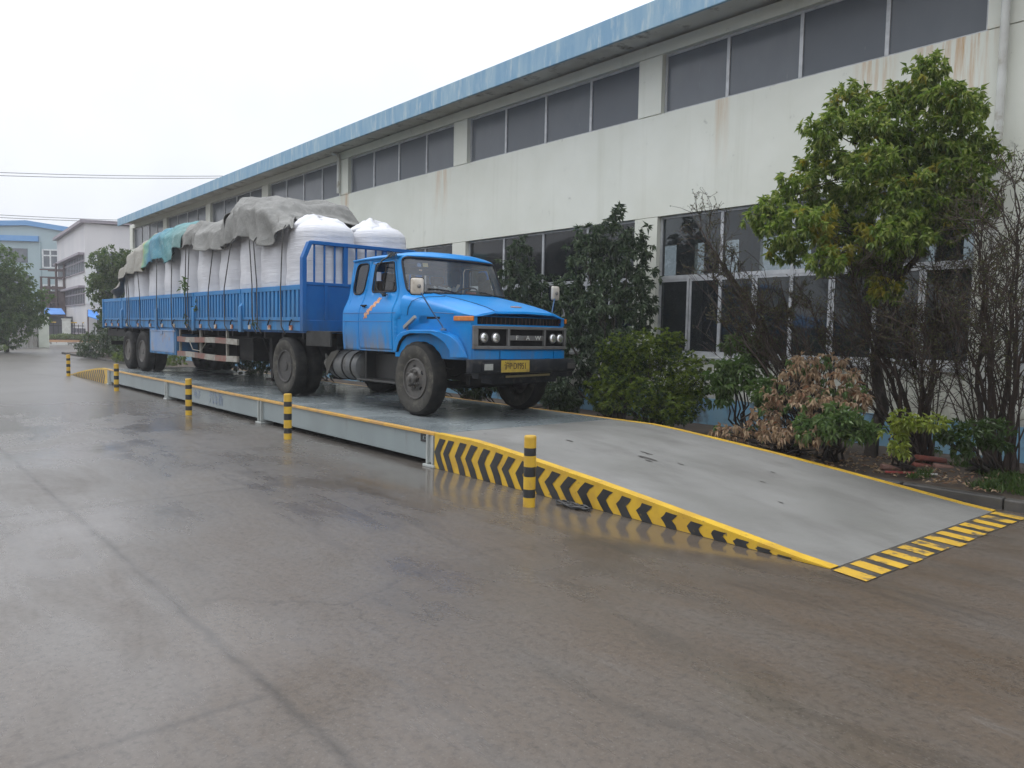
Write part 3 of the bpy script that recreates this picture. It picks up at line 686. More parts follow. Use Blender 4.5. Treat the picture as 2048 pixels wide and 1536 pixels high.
# back wall of the cab with its window
def bmap(u, v): return (XB, u * cw(v), v)
sheet(cab, [(-1, .9), (1, .9), (1, 1.5), (1, zt), (-1, zt), (-1, 1.5)], [rounded([(-.62, 1.8), (.62, 1.8), (.62, 2.2), (-.62, 2.2)], .06)], bmap, .12)
for y in (-1, 1): cab.box((XB + .02, y * .5 - .52, .90), (XA - .05, y * .5 + .52, .93))
cabo = T('cab', cab, M['cab'], smooth=40, solid=.022, off=-1)
# roof with its rain gutter
rf_ = MB(); NX, NY = 16, 16; V = []; F = []
for i in range(NX + 1):
    for j in range(NY + 1):
        u = i / NX; q = j / NY * 2 - 1
        xb = XB - .03; xf = -.80 + .155 * (1 - abs(q) ** 2.6) + .03
        if abs(q) > .85: xf -= (abs(q) - .85) * .7
        x = xb + (xf - xb) * u; e = min(1, min(u, 1 - u) * 7) ** .5; e2 = (1 - abs(q) ** 5)
        V.append((x, q * .94, 2.352 + .012 + .10 * e * e2 * (.75 + .25 * (1 - q * q)) - .018 * (1 - u) * 0 - .03 * max(0, .3 - u)))
for i in range(NX):
    for j in range(NY): F.append((i * (NY + 1) + j, (i + 1) * (NY + 1) + j, (i + 1) * (NY + 1) + j + 1, i * (NY + 1) + j + 1))
rf_.add(V, F); build('roof', rf_, M['cab'], cabo, smooth=60, solid=.03, off=-1, bevel=.006)
def ring(mb, P, r=.013, push=-.004, step=.06):
    pts = [cabmap(a, b_, push) for a, b_ in resample(P, step)]; mb.tube(pts + [pts[0]], r, 6, cap=False)
gk = MB(); ring(gk, wsw, .017); ring(gk, qwin, .012); ring(gk, mir(qwin), .012); build('window_rubber', gk, M['gasket'], cabo, smooth=60)
wg = MB(); sheet(wg, wsw, [], lambda a, b_: cabmap(a, b_, .012), .09); wso = T('windscreen', wg, M['windscreen'], smooth=180)
st = MB()
def disc(mb, s0, z0, r, push, n=20): mb.add([cabmap(s0 + r * math.cos(2 * pi * k / n), z0 + r * math.sin(2 * pi * k / n), push) for k in range(n)], [tuple(range(n))])
disc(st, S1 + .30, 2.225, .035, .014); so_ = build('sticker', st, mat('blue sticker', (.12, .30, .62), .5), wso)
st = MB(); st.add([cabmap(S1 + a, z, .014) for a, z in ((.36, 2.20), (.45, 2.20), (.45, 2.262), (.36, 2.262))], [(0, 1, 2, 3)]); build('sticker', st, mat('cream sticker', (.62, .58, .34), .5), wso)
st = MB(); st.add([cabmap(S1 + a, z, .014) for a, z in ((.29, 2.135), (.335, 2.13), (.34, 2.155), (.29, 2.16))], [(0, 1, 2, 3)]); build('sticker', st, M['white'], wso)
qg = MB(); sheet(qg, qwin, [], lambda a, b_: cabmap(a, b_, .012), .1); build('quarter_window', qg, M['sideglass'], cabo, smooth=180)
qg = MB(); sheet(qg, mir(qwin), [], lambda a, b_: cabmap(a, b_, .012), .1); build('quarter_window', qg, M['sideglass'], cabo, smooth=180)
# swage lines along the cab side
for f in (lambda P: P, mir):
    d = MB(); sheet(d, f(door_poly), [f(dwin)], lambda a, b_: cabmap(a, b_, -.003), .06); do = T('door', d, M['cabdoor'], smooth=40, solid=.02, off=-1 if f(door_poly)[0][0] < SF else 1)
    wn = MB(); sheet(wn, f(rounded([(.94, 1.845), (.965, 2.255), (1.29, 2.255), (1.34, 1.845)], .06)), [], lambda a, b_: cabmap(a, b_, .016), .12); build('window_glass', wn, M['sideglass'], do, smooth=180)
    g_ = MB(); ring(g_, f(dwin), .011, -.008)
    pf = [cabmap(f([(.945, 1.84)])[0][0], 1.84, 0), cabmap(f([(.985, 2.26)])[0][0], 2.26, 0)]; g_.tube(pf, .012, 6); build('window_rubber', g_, M['gasket'], do, smooth=60)
    h = MB(); hp = f([(.60, 1.605)])[0][0]; sgn = -1 if hp < SF else 1
    p0 = Vector(cabmap(hp, 1.605)); h.box((p0.x - .02, p0.y + sgn * .0, 1.585), (p0.x + .03, p0.y + sgn * .045, 1.622)); h.box((p0.x - .06, p0.y + sgn * .032, 1.60), (p0.x + .12, p0.y + sgn * .052, 1.622))
    build('handle', h, M['dark'], do, bevel=.006)
    if sgn < 0:
        a = Vector(cabmap(.66, 1.41, -.006)); 
        bd = MB(); nn = 12; V = []
        for i in range(nn + 1):
            tt = i / nn; s_ = .66 + .33 * tt + .0; z_ = 1.40 + .32 * tt
            for k_ in (-1, 1): V.append(cabmap(s_ - k_ * .042, z_ + k_ * .030, -.0065))
        # lettering band rising to the front: row of rounded characters
        for i in range(5):
            tt = (i + .5) / 5; s_ = .66 + .30 * tt; z_ = 1.42 + .29 * tt
            for (du, dv) in ((-.024, .018), (.014, -.014), (-.004, .030)):
                r_ = .020; bd.add([cabmap(s_ + du + r_ * math.cos(q * pi / 5) * 1.25, z_ + dv + r_ * math.sin(q * pi / 5) * 1.4, -.0062) for q in range(10)], [tuple(range(10))])
            for (du, dv) in ((-.03, -.022), (.03, .022)):
                bd.add([cabmap(s_ + du + e * .026 + g2 * .008, z_ + dv + e * .024 - g2 * .008, -.0060) for e, g2 in ((-1, -1), (1, -1), (1, 1), (-1, 1))], [(0, 1, 2, 3)])
        build('lettering', bd, M['orange'], do)
gr = MB()
for f in (lambda P: P, mir):
    for z, s0, s1 in ((1.492, .02, S1 - .03), (1.36, .02, S1 - .12)):
        pts = [cabmap(f([(s0 + (s1 - s0) * i / 12, z)])[0][0], z, -.0025) for i in range(13)]; gr.tube(pts, .0055, 4)
build('swage_line', gr, mat('blue crease', (.006, .11, .34), .5), cabo)
# cabin interior
ci = MB()
for y in (-.52, .45): ci = MB(); ci.box((-1.75, y - .27, 1.25), (-1.2, y + .27, 1.42)); ci.box((-1.85, y - .25, 1.42), (-1.68, y + .25, 2.02)); ci.box((-1.82, y - .13, 2.02), (-1.72, y + .13, 2.16)); T('seat', ci, M['seat'], bevel=.04)
ci = MB(); ci.prism([(-.95, 1.5), (-.60, 1.5), (-.60, 1.76), (-.70, 1.79), (-.88, 1.78), (-.95, 1.70)], -.86, .86); T('dashboard', ci, M['cabin'], bevel=.02)
ci = MB(); sw = Vector((-1.0, .45, 1.84)); nrm = Vector((-.45, 0, .9)).normalized(); u_ = Vector((0, 1, 0)); v_ = nrm.cross(u_)
ci.tube([sw + u_ * .22 * math.cos(2 * pi * k / 28) + v_ * .22 * math.sin(2 * pi * k / 28) for k in range(29)], .014, 6, cap=False)
for k in range(3): a = 2 * pi * k / 3 + .5; ci.tube([sw, sw + u_ * .21 * math.cos(a) + v_ * .21 * math.sin(a)], .012, 6)
ci.tube([sw, (-.72, .45, 1.5)], .022, 8); T('steering_wheel', ci, M['dark'], smooth=60)
tw = MB(); tw.loft([[(-1.80 + .02 * math.sin(k * 1.3), .02 + .10 * w_ * math.cos(k * pi / 5), 1.45 + zz) for k in range(10)] if 0 else [(-1.69 + .035 * math.sin(2 * pi * k / 10), .06 + w_ * math.cos(2 * pi * k / 10), zz) for k in range(10)] for w_, zz in ((.09, 1.45), (.11, 1.7), (.105, 1.95), (.06, 2.08), (.02, 2.12))], close=True)
tag(T('hanging_towel', tw, M['towel'], smooth=60), None, None)
pp = MB(); V = []; F = []
for i in range(7):
    for j in range(5): V.append((-.68 + .03 * j + rnd.uniform(-.01, .01), -.46 + .07 * i, 1.835 + .05 * ((i * 3 + j * 5) % 4) / 2 + rnd.uniform(0, .02)))
for i in range(6):
    for j in range(4): F.append((i * 5 + j, i * 5 + j + 1, i * 5 + j + 6, i * 5 + j + 5))
pp.add(V, F); pp.add([(-.64, -.04, 1.85), (-.62, .0, 1.85), (-.60, .06, 1.96), (-.62, .02, 1.97)], [(0, 1, 2, 3)])
paper = T('dashboard_paper', pp, M['white'], solid=.003)
rb = MB(); rb.box((-.70, .24, 1.80), (-.66, .43, 1.87)); T('red_tissue_box', rb, mat('red box', (.45, .06, .05), .5), bevel=.004)
# wipers
for y in (-.12, .60):
    wp = MB(); b0 = Vector((-.36, y, 1.79)); e0 = Vector((-.47, y - .36, 1.862)); wp.tube([b0, (b0 + e0) / 2 + Vector((.015, 0, .012)), e0], .009, 6); wp.tube([e0 + Vector((-.005, -.17, .0)), e0 + Vector((.012, 0, 0)), e0 + Vector((.008, .22, -.012))], .010, 5); wp.lathe([(.022, 0), (.022, .03), (.0001, .032)], 10, b0 - Vector((0, 0, .01)))
    T('wiper', wp, M['dark'], smooth=60)
# bonnet --------------------------------------------------------------
BZ = [(-.60, 1.830), (-.3, 1.785), (0, 1.735), (.3, 1.685), (.6, 1.628), (.85, 1.572), (1.0, 1.525)]
BW = [(-.66, 1.066), (-.45, 1.035), (-.2, .985), (0, .958), (.3, .928), (.62, .905), (1.0, .868)]
def bsec(x):
    zc = ramp_interp(BZ, x); b_ = ramp_interp(BW, x); k = (x + .6) / 1.6
    zs = zc - .05 - .0 * k; out = []; low = 1.452
    zsh = max(low + .004, zc - .085)
    H_ = [(b_, low), (b_ + .004, low + (zsh - low) * .45), (b_ - .012, low + (zsh - low) * .8), (b_ - .05, zsh), (b_ - .13, zc - .045), (.62 - .03 * k, zc - .016), (.585 - .03 * k, zc - .004), (.52 - .03 * k, zc - .010), (.3, zc - .003), (0, zc + .004)]
    bow = lambda y: (-.12 * (y / .87) ** 2 + .03) * max(0, (x - .3) / .7)
    P = [(-y, z) for y, z in H_] + [(y, z) for y, z in H_[::-1][1:]]
    return [(x + bow(y), y, z) for y, z in P]
xs = [-.60, -.45, -.3, -.15, 0, .15, .3, .45, .6, .72, .84, .93, 1.0]
bn = MB(); secs = [bsec(x) for x in xs]
lip = [(p[0] + .012, p[1], max(1.442, p[2] - .03)) for p in secs[-1]]; lip2 = [(p[0] - .05, p[1] * .98, max(1.44, q[2] - .012)) for p, q in zip(lip, lip)]
bn.loft(secs + [lip, lip2], cap=False); bno = T('bonnet', bn, M['front'], smooth=38)
ln = MB()
for sg in (-1, 1):
    pts = [Vector(bsec(x)[6 if sg < 0 else 12]) + Vector((0, 0, .0015)) for x in xs if x > -.5]
    ln.tube(pts, .0045, 4)
    pts = [(-.44, sg * 1.040, 1.455), (-.42, sg * 1.038, 1.56), (-.36, sg * 1.015, 1.66), (-.27, sg * .965, 1.705), (-.16, sg * .86, 1.727), (-.10, sg * .6, 1.742)]
    ln.tube(pts, .0045, 4)
build('panel_gap', ln, M['dark'], bno)
em = MB()
for dy in (-.05, 0, .05): em.add([(0.80 + .034 * math.cos(q * pi / 6), dy + .034 * math.sin(q * pi / 6), ramp_interp(BZ, .80 + .034 * math.cos(q * pi / 6)) + .016) for q in range(12)], [tuple(range(12))])
em.box((.79, -.10, 1.580), (.81, .10, 1.6015)); build('emblem', em, M['orange'], bno)
# nose: the body below the bonnet line
bow = lambda y: 1.0 + .03 - .12 * (y / .87) ** 2
def nring(x, z): 
    b_ = .965 - (x + .66) / 1.66 * .09; return b_
nm = MB(); sec = []
ys_ = [-1, -.97, -.9, -.75, -.5, -.25, 0, .25, .5, .75, .9, .97, 1]
for z, ins in ((.84, -.02), (.98, 0), (1.05, 0), (1.30, 0), (1.335, 0)):
    ring_ = [(-.68, -1.082, z), (-.45, -1.045, z), (-.2, -.987, z), (0, -.960, z), (.3, -.928, z), (.62, -.905, z)]
    ring_ += [(bow(y * .88) + ins - (.035 if abs(y) == 1 else .008 if abs(y) == .97 else 0), y * .885, z) for y in ys_]
    ring_ += [(.62, .905, z), (.3, .928, z), (0, .960, z), (-.2, .987, z), (-.45, 1.045, z), (-.68, 1.082, z)]
    sec.append(ring_)
sec2 = [[(p[0] - .07 if p[0] > .7 else p[0], p[1] * (.955 if p[0] > .7 else 1), z) for p in sec[-1]] for z in (1.336, 1.451)]
n_ = len(sec[0])
nm.loft(sec, cap=False); nm.loft([sec[-1], sec2[0]], cap=False); nm.loft(sec2, cap=False)
# side strip below the bonnet edge next to the slot
for sg in (-1, 1): nm.loft([[(x, sg * (ramp_interp(BW, x) + .002), z) for z in (1.336, 1.449)] for x in (-.66, -.45, -.2, 0, .3, .62, .90)] , cap=False); nm.loft([[(.90, sg * (.886), z) for z in (1.336, 1.449)], [(.915, sg * .80, z) for z in (1.336, 1.449)]], cap=False)
nose = T('nose_panel', nm, M['front'], smooth=40, fix=True)
ng = MB()
for sg in (-1, 1): ng.loft([[(x, sg * (ramp_interp(BW, x) + .004), z) for z in (1.402, 1.434)] for x in (-.04, .1, .24)], cap=False)
ng.loft([[(bow(y) - .062, y, z) for z in (1.338, 1.440)] for y in [-.80 + .1 * i for i in range(17)]], cap=False); build('air_slot', ng, M['dark'], nose)
nb = MB()
for i in range(22): y = -.78 + i * .0743; nb.box((bow(y) - .06, y - .006, 1.34), (bow(y) - .048, y + .006, 1.438))
build('slot_bar', nb, mat('rusty slot bars', (.05, .03, .022), .7), nose)
vl = MB()
for y0, y1 in ((-.46, .58), (-.87, -.48), (.60, .87)):
    yy = [y0 + (y1 - y0) * i / 6 for i in range(7)]; vl.loft([[(bow(y) + .012, y, z) for z in (.855, .975)] for y in yy], cap=False)
build('valance', vl, M['front'], nose, solid=.015, off=0, bevel=.004)
# grille frame with lamps
gf = MB()
def bowbox(mb, y0, y1, z0, z1, d0, d1, mi=0, n=6):
    yy = [y0 + (y1 - y0) * i / n for i in range(n + 1)]
    mb.loft([[(bow(y) + d0, y, z0), (bow(y) + d1, y, z0), (bow(y) + d1, y, z1), (bow(y) + d0, y, z1)] for y in yy], close=True, mi=mi)
bowbox(gf, -.885, .885, .995, 1.04, .005, .05); bowbox(gf, -.885, .885, 1.272, 1.315, .005, .05)
for y0, y1 in ((-.885, -.82), (-.365, -.325), (.325, .365), (.82, .885)): bowbox(gf, y0, y1, 1.0402, 1.2718, .006, .049, n=1)
bowbox(gf, -.325, .325, 1.118, 1.188, .006, .036, n=4)
gfo = T('grille', gf, M['grille'], bevel=.006)
gb = MB(); bowbox(gb, -.82, .82, 1.040, 1.272, .003, .012, n=10); build('grille_backing', gb, M['dark'], gfo)
ly = bow(0) + .039
lm = MB()
x_ = bow(.2) + .037
for ch, y in (('F', -.2), ('A', 0.0), ('W', .2)):
    text('badge_letter', ch, .088, M['letters'], gfo, face_mtx((bow(y) + .0385, y, 1.153), (-.0, 1, 0), (0, 0, 1)), sx=1.25)
for y in (-.725, -.545, .545, .725):
    hl = MB(); x0 = bow(y) + .012
    hl.lathe([(.072, 0), (.072, .02), (.066, .028), (.0625, .024)], 28, (x0, y, 1.153), 'x'); ho = T('headlight', hl, M['grille'], smooth=40)
    h2 = MB(); h2.lathe([(.063, .018), (.055, .03), (.035, .038), (.0001, .042)], 28, (x0, y, 1.153), 'x'); build('lens', h2, M['lamp'], ho, smooth=60)
for sg in (-1, 1):
    s = MB(); s.loft([[(x, sg * (ramp_interp(BW, x) + .002 + d), z) for d, z in ((.0, 1.375), (.022, 1.38), (.022, 1.440), (.0, 1.445))] for x in (.55, .65, .78, .94)], close=True); T('turn_signal', s, M['amber'], bevel=.004)
# bumper, plate, fog lamps
bp = MB(); yy = [-1.03, -1.0, -.85, -.5, 0, .5, .80, .93, .955]
bx = lambda y: 1.16 - .05 * (y / .9) ** 2 - (.12 if y < -1.01 or y > .94 else .03 if y < -.98 or y > .92 else 0)
bp.loft([[(bx(y) - .03, y, .665), (bx(y), y, .675), (bx(y) + .012, y, .70), (bx(y) + .012, y, .83), (bx(y), y, .852), (bx(y) - .06, y, .856)] for y in yy], cap=False)
bp.box((.95, -.9, .60), (1.08, .9, .67)); bp.box((.80, -.62, .52), (1.02, .62, .60))
for y in (-.45, .45): bp.box((.9, y - .06, .66), (1.14, y + .06, .80))
bpo = T('bumper', bp, M['bumper'], smooth=35, solid=.006)
for y in (-.78, .80):
    f = MB(); x0 = bx(y) + .004; f.box((x0, y - .10, .70), (x0 + .022, y + .10, .815)); fo = build('fog_lamp', f, M['bumper'], bpo, bevel=.01)
    f2 = MB(); f2.box((x0 + .0221, y - .075, .715), (x0 + .032, y + .075, .80)); build('lens', f2, M['cloudy'] if y < 0 else M['darkrim'], bpo, bevel=.012)
tb = MB(); tb.obox((1.085, .0, .625), (1, 0, 0), (0, 1, .02), (0, 0, 1), .012, .42, .014); build('tow_bar', tb, mat('rusty yellow strip', (.20, .16, .07), .6), bpo)
np_ = MB(); np_.box((1.180, -.585, .683), (1.186, -.065, .848)); npo = T('number_plate', np_, M['plate'], bevel=.002)
text('plate_lettering', '沪P·D1951', .125, mat('dark plate letters', (.07, .04, .015), .5), npo, face_mtx((1.188, -.325, .765), (0, 1, 0), (0, 0, 1)), sx=.72)
# fenders
FP = [(-.66, .91), (-.645, 1.07), (-.60, 1.15), (-.50, 1.205), (-.25, 1.243), (.25, 1.245), (.46, 1.215), (.62, 1.165), (.72, 1.09), (.80, .98), (.86, .87), (.62, .86), (.61, .96), (.545, 1.06), (.44, 1.135), (.25, 1.185), (-.26, 1.185), (-.44, 1.14), (-.54, 1.06), (-.595, .96), (-.61, .91)]
for sg in (-1, 1):
    f = MB(); f.prism(FP, sg * .90, sg * 1.115); f.m = [0, 0] + [1 if i >= 11 else 0 for i in range(len(FP))]  # arch faces set black, painting in the shade above the tyre
    f.v = [(x, (math.copysign(max(.93, abs(y) - .20 * max(0, (x - .42) / .44) ** 1.4), y) if abs(y) > 1 else y), z) for x, y, z in f.v]; T('fender', f, [M['front'], M['dark']], bevel=.028, seg=4, smooth=45)
    sl_ = MB(); sl_.box((-.70, sg * .30, .55), (.95, sg * .34, 1.2)); sl_.prism([(-.67, .9), (-.69, 1.3), (-.70, 1.44), (-.64, 1.44), (-.62, .9)], sg * .5, sg * 1.04); T('wheel_arch', sl_, M['chassis'])
mk_ = MB(); mk_.obox((-.31, -1.08, 1.35), (.29, 0, .16), (0, 1, 0), (-.16, 0, .29), .165, .02, .026); mk_.tube([(-.40, -1.06, 1.22), (-.38, -1.07, 1.33)], .012, 6); T('side_marker_lamp', mk_, mat('dull chrome', (.30, .30, .28), .4, .5), bevel=.012)
# mirrors
for sg in (-1, 1):
    base = Vector((.44, sg * 1.02, 1.245)); hd = Vector((.12, -1.25, 1.85)) if sg < 0 else Vector((.22, 1.33, 1.87))
    a = MB(); a.tube([base, base + Vector((-.02, sg * .01, .06)), base.lerp(hd, .4), hd + Vector((.02, 0, -.02))], .011, 8); a.tube([base.lerp(hd, .4), (.55, sg * .93, 1.475)], .007, 6); a.lathe([(.045, -.01), (.045, .012), (.02, .03), (.0001, .031)], 14, base)
    ao = T('wing_mirror', a, mat('steel blue arm', (.03, .10, .22), .5), smooth=60)
    ax = Vector((1, -.62 if sg < 0 else .12, 0)).normalized(); ay = Vector((0, 0, 1)).cross(ax)
    P = rounded([(-.10, -.125), (.10, -.125), (.10, .125), (-.10, .125)], .045, 5)
    def slab(d0, d1, k0, k1): 
        m_ = MB(); m_.loft([[hd + ay * p[0] * k + Vector((0, 0, p[1] * k)) + ax * d for p in P] for d, k in ((d0, k0), (d1, k1))], close=True); return m_
    build('mirror_rim', slab(-.03, .005, 1.0, 1.0), M['dark'], ao, smooth=40)
    ms = MB(); ms.loft([[hd + ay * p[0] * k + Vector((0, 0, p[1] * k)) + ax * d for p in P] for d, k in ((.0055, .92), (.03, .88), (.045, .70))], close=True); build('mirror_shell', ms, M['mirrorback'], ao, smooth=40)
    jt = MB(); jt.lathe([(.03, .04), (.03, .06), (.018, .07), (.0001, .071)], 12, hd, 'x'); build('mirror_joint', jt, mat('mirror joint', (.2, .19, .17), .5), ao, smooth=40)
mb_ = MB(); mb_.tube([(-1.02, -.95, 2.37), (-1.12, -1.04, 2.30), (-1.20, -1.10, 2.18), (-1.22, -1.11, 2.0), (-1.20, -1.10, 1.86), (-1.12, -1.05, 1.78), (-1.02, -1.02, 1.77)], .012, 6)
mb_.tube([(-1.18, -1.09, 2.23), (-1.38, -1.03, 2.25), (-1.5, -.97, 2.28)], .008, 5)
for k in range(5): mb_.tube([(-1.08 + .05 * k, -1.0 - .02 * (k % 2), 2.33), (-1.02 + .04 * k, -.98, 2.39 + .012 * (k % 3)), (-.98 + .03 * k, -.96, 2.36)], .012, 5)
mb_.lathe([(.028, -.03), (.035, 0), (.028, .03)], 8, (-1.08, -1.04, 1.77)); T('mirror_bracket', mb_, mat('black wire bracket', (.012, .02, .025), .5), smooth=60)
# tanks and steps under the cab
tk = MB(); tk.lathe([(.0001, -.50), (.17, -.49), (.235, -.46), (.245, -.42), (.245, .42), (.235, .46), (.17, .49), (.0001, .50)], 28, (-2.42, -.78, .63), 'x'); tko = T('fuel_tank', tk, mat('dirty tank', (.07, .075, .078), .5, col2=(.12, .12, .112), scale=3, dirt=(.04, .034, .028), dscale=5, bmp=.25, bscale=12), smooth=40)
ts = MB()
for x in (-2.72, -2.40, -2.12): ts.lathe([(.249, -.022), (.254, -.018), (.254, .018), (.249, .022)], 28, (x, -.78, .63), 'x')
build('tank_strap', ts, M['chassis'], tko)
mess = MB()
for k in range(9): 
    a = k * .7; mess.tube([(-2.95 + .05 * math.sin(k), -1.02, .80 - .03 * k), (-2.85, -1.06 - .02 * math.sin(a), .70 - .03 * k), (-2.72, -1.04, .83 - .02 * k), (-2.6, -.98, .87)], .016, 5)
T('air_hose', mess, mat('grubby hose', (.11, .105, .09), .7), smooth=60)
stp = MB(); stp.box((-1.92, -1.02, .415), (-.72, -.70, .445)); stp.box((-1.9, -.72, .445), (-.75, -.68, .85)); stp.box((-1.86, -.9, .445), (-1.82, -.6, .9)); T('cab_step', stp, mat('worn step plate', (.03, .03, .028), .5), bevel=.006)
mg = MB(); mg.box((-3.42, -1.16, .93), (-2.55, -1.12, 1.19)); mg.box((-3.42, -1.12, 1.17), (-2.55, -.5, 1.19)); T('mudguard', mg, mat('grey mudguard', (.05, .05, .047), .65, col2=(.03, .03, .028), scale=3, spec=.15), bevel=.006)
# trailer ---------------------------------------------------------------
TX0, TX1, TY = -17.05, -3.42, 1.2
tf = MB()
for y in (-.45, .45): tf.box((TX0 + .1, y - .07, .84), (TX1 - .05, y + .07, 1.149))
x = TX0 + .3
while x < TX1: tf.box((x, -1.12, 1.04), (x + .07, 1.12, 1.149)); x += .82
for x in (-13.08, -14.42):
    tf.tube([(x, -.8, .52), (x, .8, .52)], .08, 10); tf.box((x - .5, -.5, .62), (x + .5, -.4, .72)); tf.box((x - .5, .4, .62), (x + .5, .5, .72)); tf.box((x - .06, -.52, .72), (x + .06, -.38, .9)); tf.box((x - .06, .38, .72), (x + .06, .52, .9))
tf.box((-17.0, -1.1, .9), (-15.0, -1.0, 1.1)); tf.box((-17.0, -1.0, .62), (-16.95, 1.0, .74)); tf.box((-6.9, -.95, .55), (-6.2, -.35, 1.0)); tf.box((-11.5, .2, .5), (-10.0, .9, .95))
T('trailer_frame', tf, M['chassis'], front=False)
bd_ = MB(); bd_.box((TX0, -TY + .06, 1.15), (TX1, TY - .06, 1.21)); T('trailer_deck', bd_, M['head'], front=False)
PX = [TX0, -14.97, -11.72, -8.97, -6.21, TX1]
Z0, Z1 = 1.185, 2.0
def panel(xa, xb, y, s):
    m_ = MB(); t2 = .03
    m_.box((xa, y - t2 / 2 - s * .03, Z0), (xb, y + t2 / 2 - s * .03, Z1 - .005))
    m_.box((xa, y - s * .0145, Z1 - .09), (xb, y + s * .036, Z1)); m_.box((xa, y - s * .0145, Z0), (xb, y + s * .030, Z0 + .245))
    n = max(6, round((xb - xa) / .185)); 
    for i in range(n + 1):
        xc = xa + .05 + (xb - xa - .10) * i / n; m_.prism([(xc - .05, Z0 + .245), (xc + .05, Z0 + .245), (xc + .048, Z1 - .09), (xc - .048, Z1 - .09)], y - s * .0145, y + s * .030)
    return m_
for s in (-1, 1):
    for xa, xb in zip(PX, PX[1:]):
        po = T('side_panel', panel(xa + .035, xb - .035, s * (TY - .035), s), M['bodyblue'], front=False, bevel=.006)
        if s < 0:
            n = max(3, round((xb - xa) / .95)); HM = M.setdefault('hinge', None) or mat('red and cream hinge paint', (.36, .13, .07), .6, col2=(.48, .43, .33), scale=9, lo=.45, hi=.55); M['hinge'] = HM
            for i in range(n):
                xc = xa + (xb - xa) * (i + .5) / n; hk = MB(); hk.box((xc - .05, -TY - .028, Z0 + .01), (xc + .05, -TY - .0045, Z0 + .10)); build('hinge', hk, HM, po, bevel=.004)
            for i in range(n):
                xc = xa + (xb - xa) * (i + .5) / n; h2 = MB(); h2.tube([(xc + .02, -TY - .01, Z0 + .20), (xc + .03, -TY - .04, Z0 + .16), (xc, -TY - .045, Z0 + .09)], .013, 5); build('latch', h2, M['dark'], po)
            h2 = MB(); h2.tube([(xa + .1, -TY - .012, Z0 + .19), (xb - .1, -TY - .012, Z0 + .17)], .008, 4); build('latch_rod', h2, M['dark'], po)
    for i, x in enumerate(PX):
        pm = MB()
        if 0 < i < 5: pm.box((x - .07, s * (TY - .04), Z0 - .05), (x + .07, s * (TY + .035), Z0 + .46)); pm.loft([[(x - .07, s * (TY - .03), Z0 + .46), (x + .07, s * (TY - .03), Z0 + .46), (x + .07, s * (TY + .035), Z0 + .46), (x - .07, s * (TY + .035), Z0 + .46)], [(x - .03, s * (TY - .03), Z0 + .54), (x + .03, s * (TY - .03), Z0 + .54), (x + .03, s * (TY - .02), Z0 + .54), (x - .03, s * (TY - .02), Z0 + .54)]], close=True); pm.box((x - .025, s * (TY - .036), Z0 + .54), (x + .025, s * (TY - .012), Z1))
        elif i == 0: pm.box((x - .05, s * (TY - .05), Z0 - .05), (x + .06, s * (TY + .02), Z1))
        else: continue
        T('stake_post', pm, M['bodyblue'], front=False, bevel=.006)
tg_ = MB(); tg_.box((TX0 - .03, -TY + .05, Z0), (TX0, TY - .05, Z1)); T('tail_board', tg_, M['bodyblue'], front=False, bevel=.006)
# headboard
hb = MB()
for s in (-1, 1):
    hb.loft([[(TX1 - .06 + a, s * (y + b_), z) for a, b_ in ((0, -.04), (.12, -.04), (.12, .04), (0, .04))] for y, z in ((1.2, 1.17), (1.2, 2.46), (1.08, 2.745))], close=True)
hb.box((TX1 - .05, -1.08, 2.70), (TX1 + .05, 1.08, 2.765)); hb.box((TX1 - .02, -1.16, 1.22), (TX1 + .02, 1.16, 2.02)); hb.box((TX1 - .04, -1.16, 1.99), (TX1 + .035, 1.16, 2.045)); hb.box((TX1 - .04, -1.16, 1.17), (TX1 + .045, 1.16, 1.38))
for y in (-.78, .0, .78): hb.box((TX1 + .02, y - .035, 1.38), (TX1 + .04, y + .035, 1.99))
for y in (-.995, -.80, -.60, -.165, .03, .24, .6, .8, .995): hb.box((TX1 - .014, y - .017, 2.04), (TX1 + .014, y + .017, 2.705))
for y in (-.39, .42): hb.box((TX1 - .035, y - .04, 2.04), (TX1 + .035, y + .04, 2.705))
T('headboard', hb, M['head'], front=False, bevel=.008)
# landing legs, guard rails, tool box
for y in (-.75, .75):
    l_ = MB(); l_.box((-5.72, y - .07, .42), (-5.58, y + .07, 1.15)); l_.box((-5.70, y - .05, .22), (-5.60, y + .05, .42)); l_.box((-5.80, y - .12, .17), (-5.50, y + .12, .22)); l_.tube([(-6.25, y, 1.1), (-5.66, y, .5)], .025, 6); T('landing_leg', l_, M['chassis'], front=False, bevel=.008)
gx0, gx1 = -10.2, -6.45
for z in (.93, .57):
    g_ = MB(); g_.loft([[(x, -1.17 + d, z + h + .012 * math.sin(x * 1.7 + z * 9)) for d, h in ((-.02, -.06), (.02, -.06), (.02, .06), (-.02, .06))] for x in [gx0 + (gx1 - gx0) * i / 10 for i in range(11)]], close=True); T('side_guard_rail', g_, M['redwhite'], front=False)
GBM = mat('dirty cream bracket', (.25, .24, .20), .6, col2=(.16, .145, .12), scale=6)
for x in (-10.15, -8.75, -7.15): gp = MB(); gp.box((x - .03, -1.145, .52), (x + .03, -1.10, 1.15)); T('guard_bracket', gp, GBM, front=False)
gp = MB(); gp.tube([(-9.3, -1.2, .9), (-9.0, -1.22, .70), (-8.5, -1.22, .68), (-8.2, -1.2, .88)], .01, 5); T('hanging_hose', gp, GBM, front=False)
tbx = MB(); tbx.box((-12.40, -1.19, .52), (-10.30, -.66, 1.17)); tbo = T('tool_box', tbx, M['bodyblue'], front=False, bevel=.02)
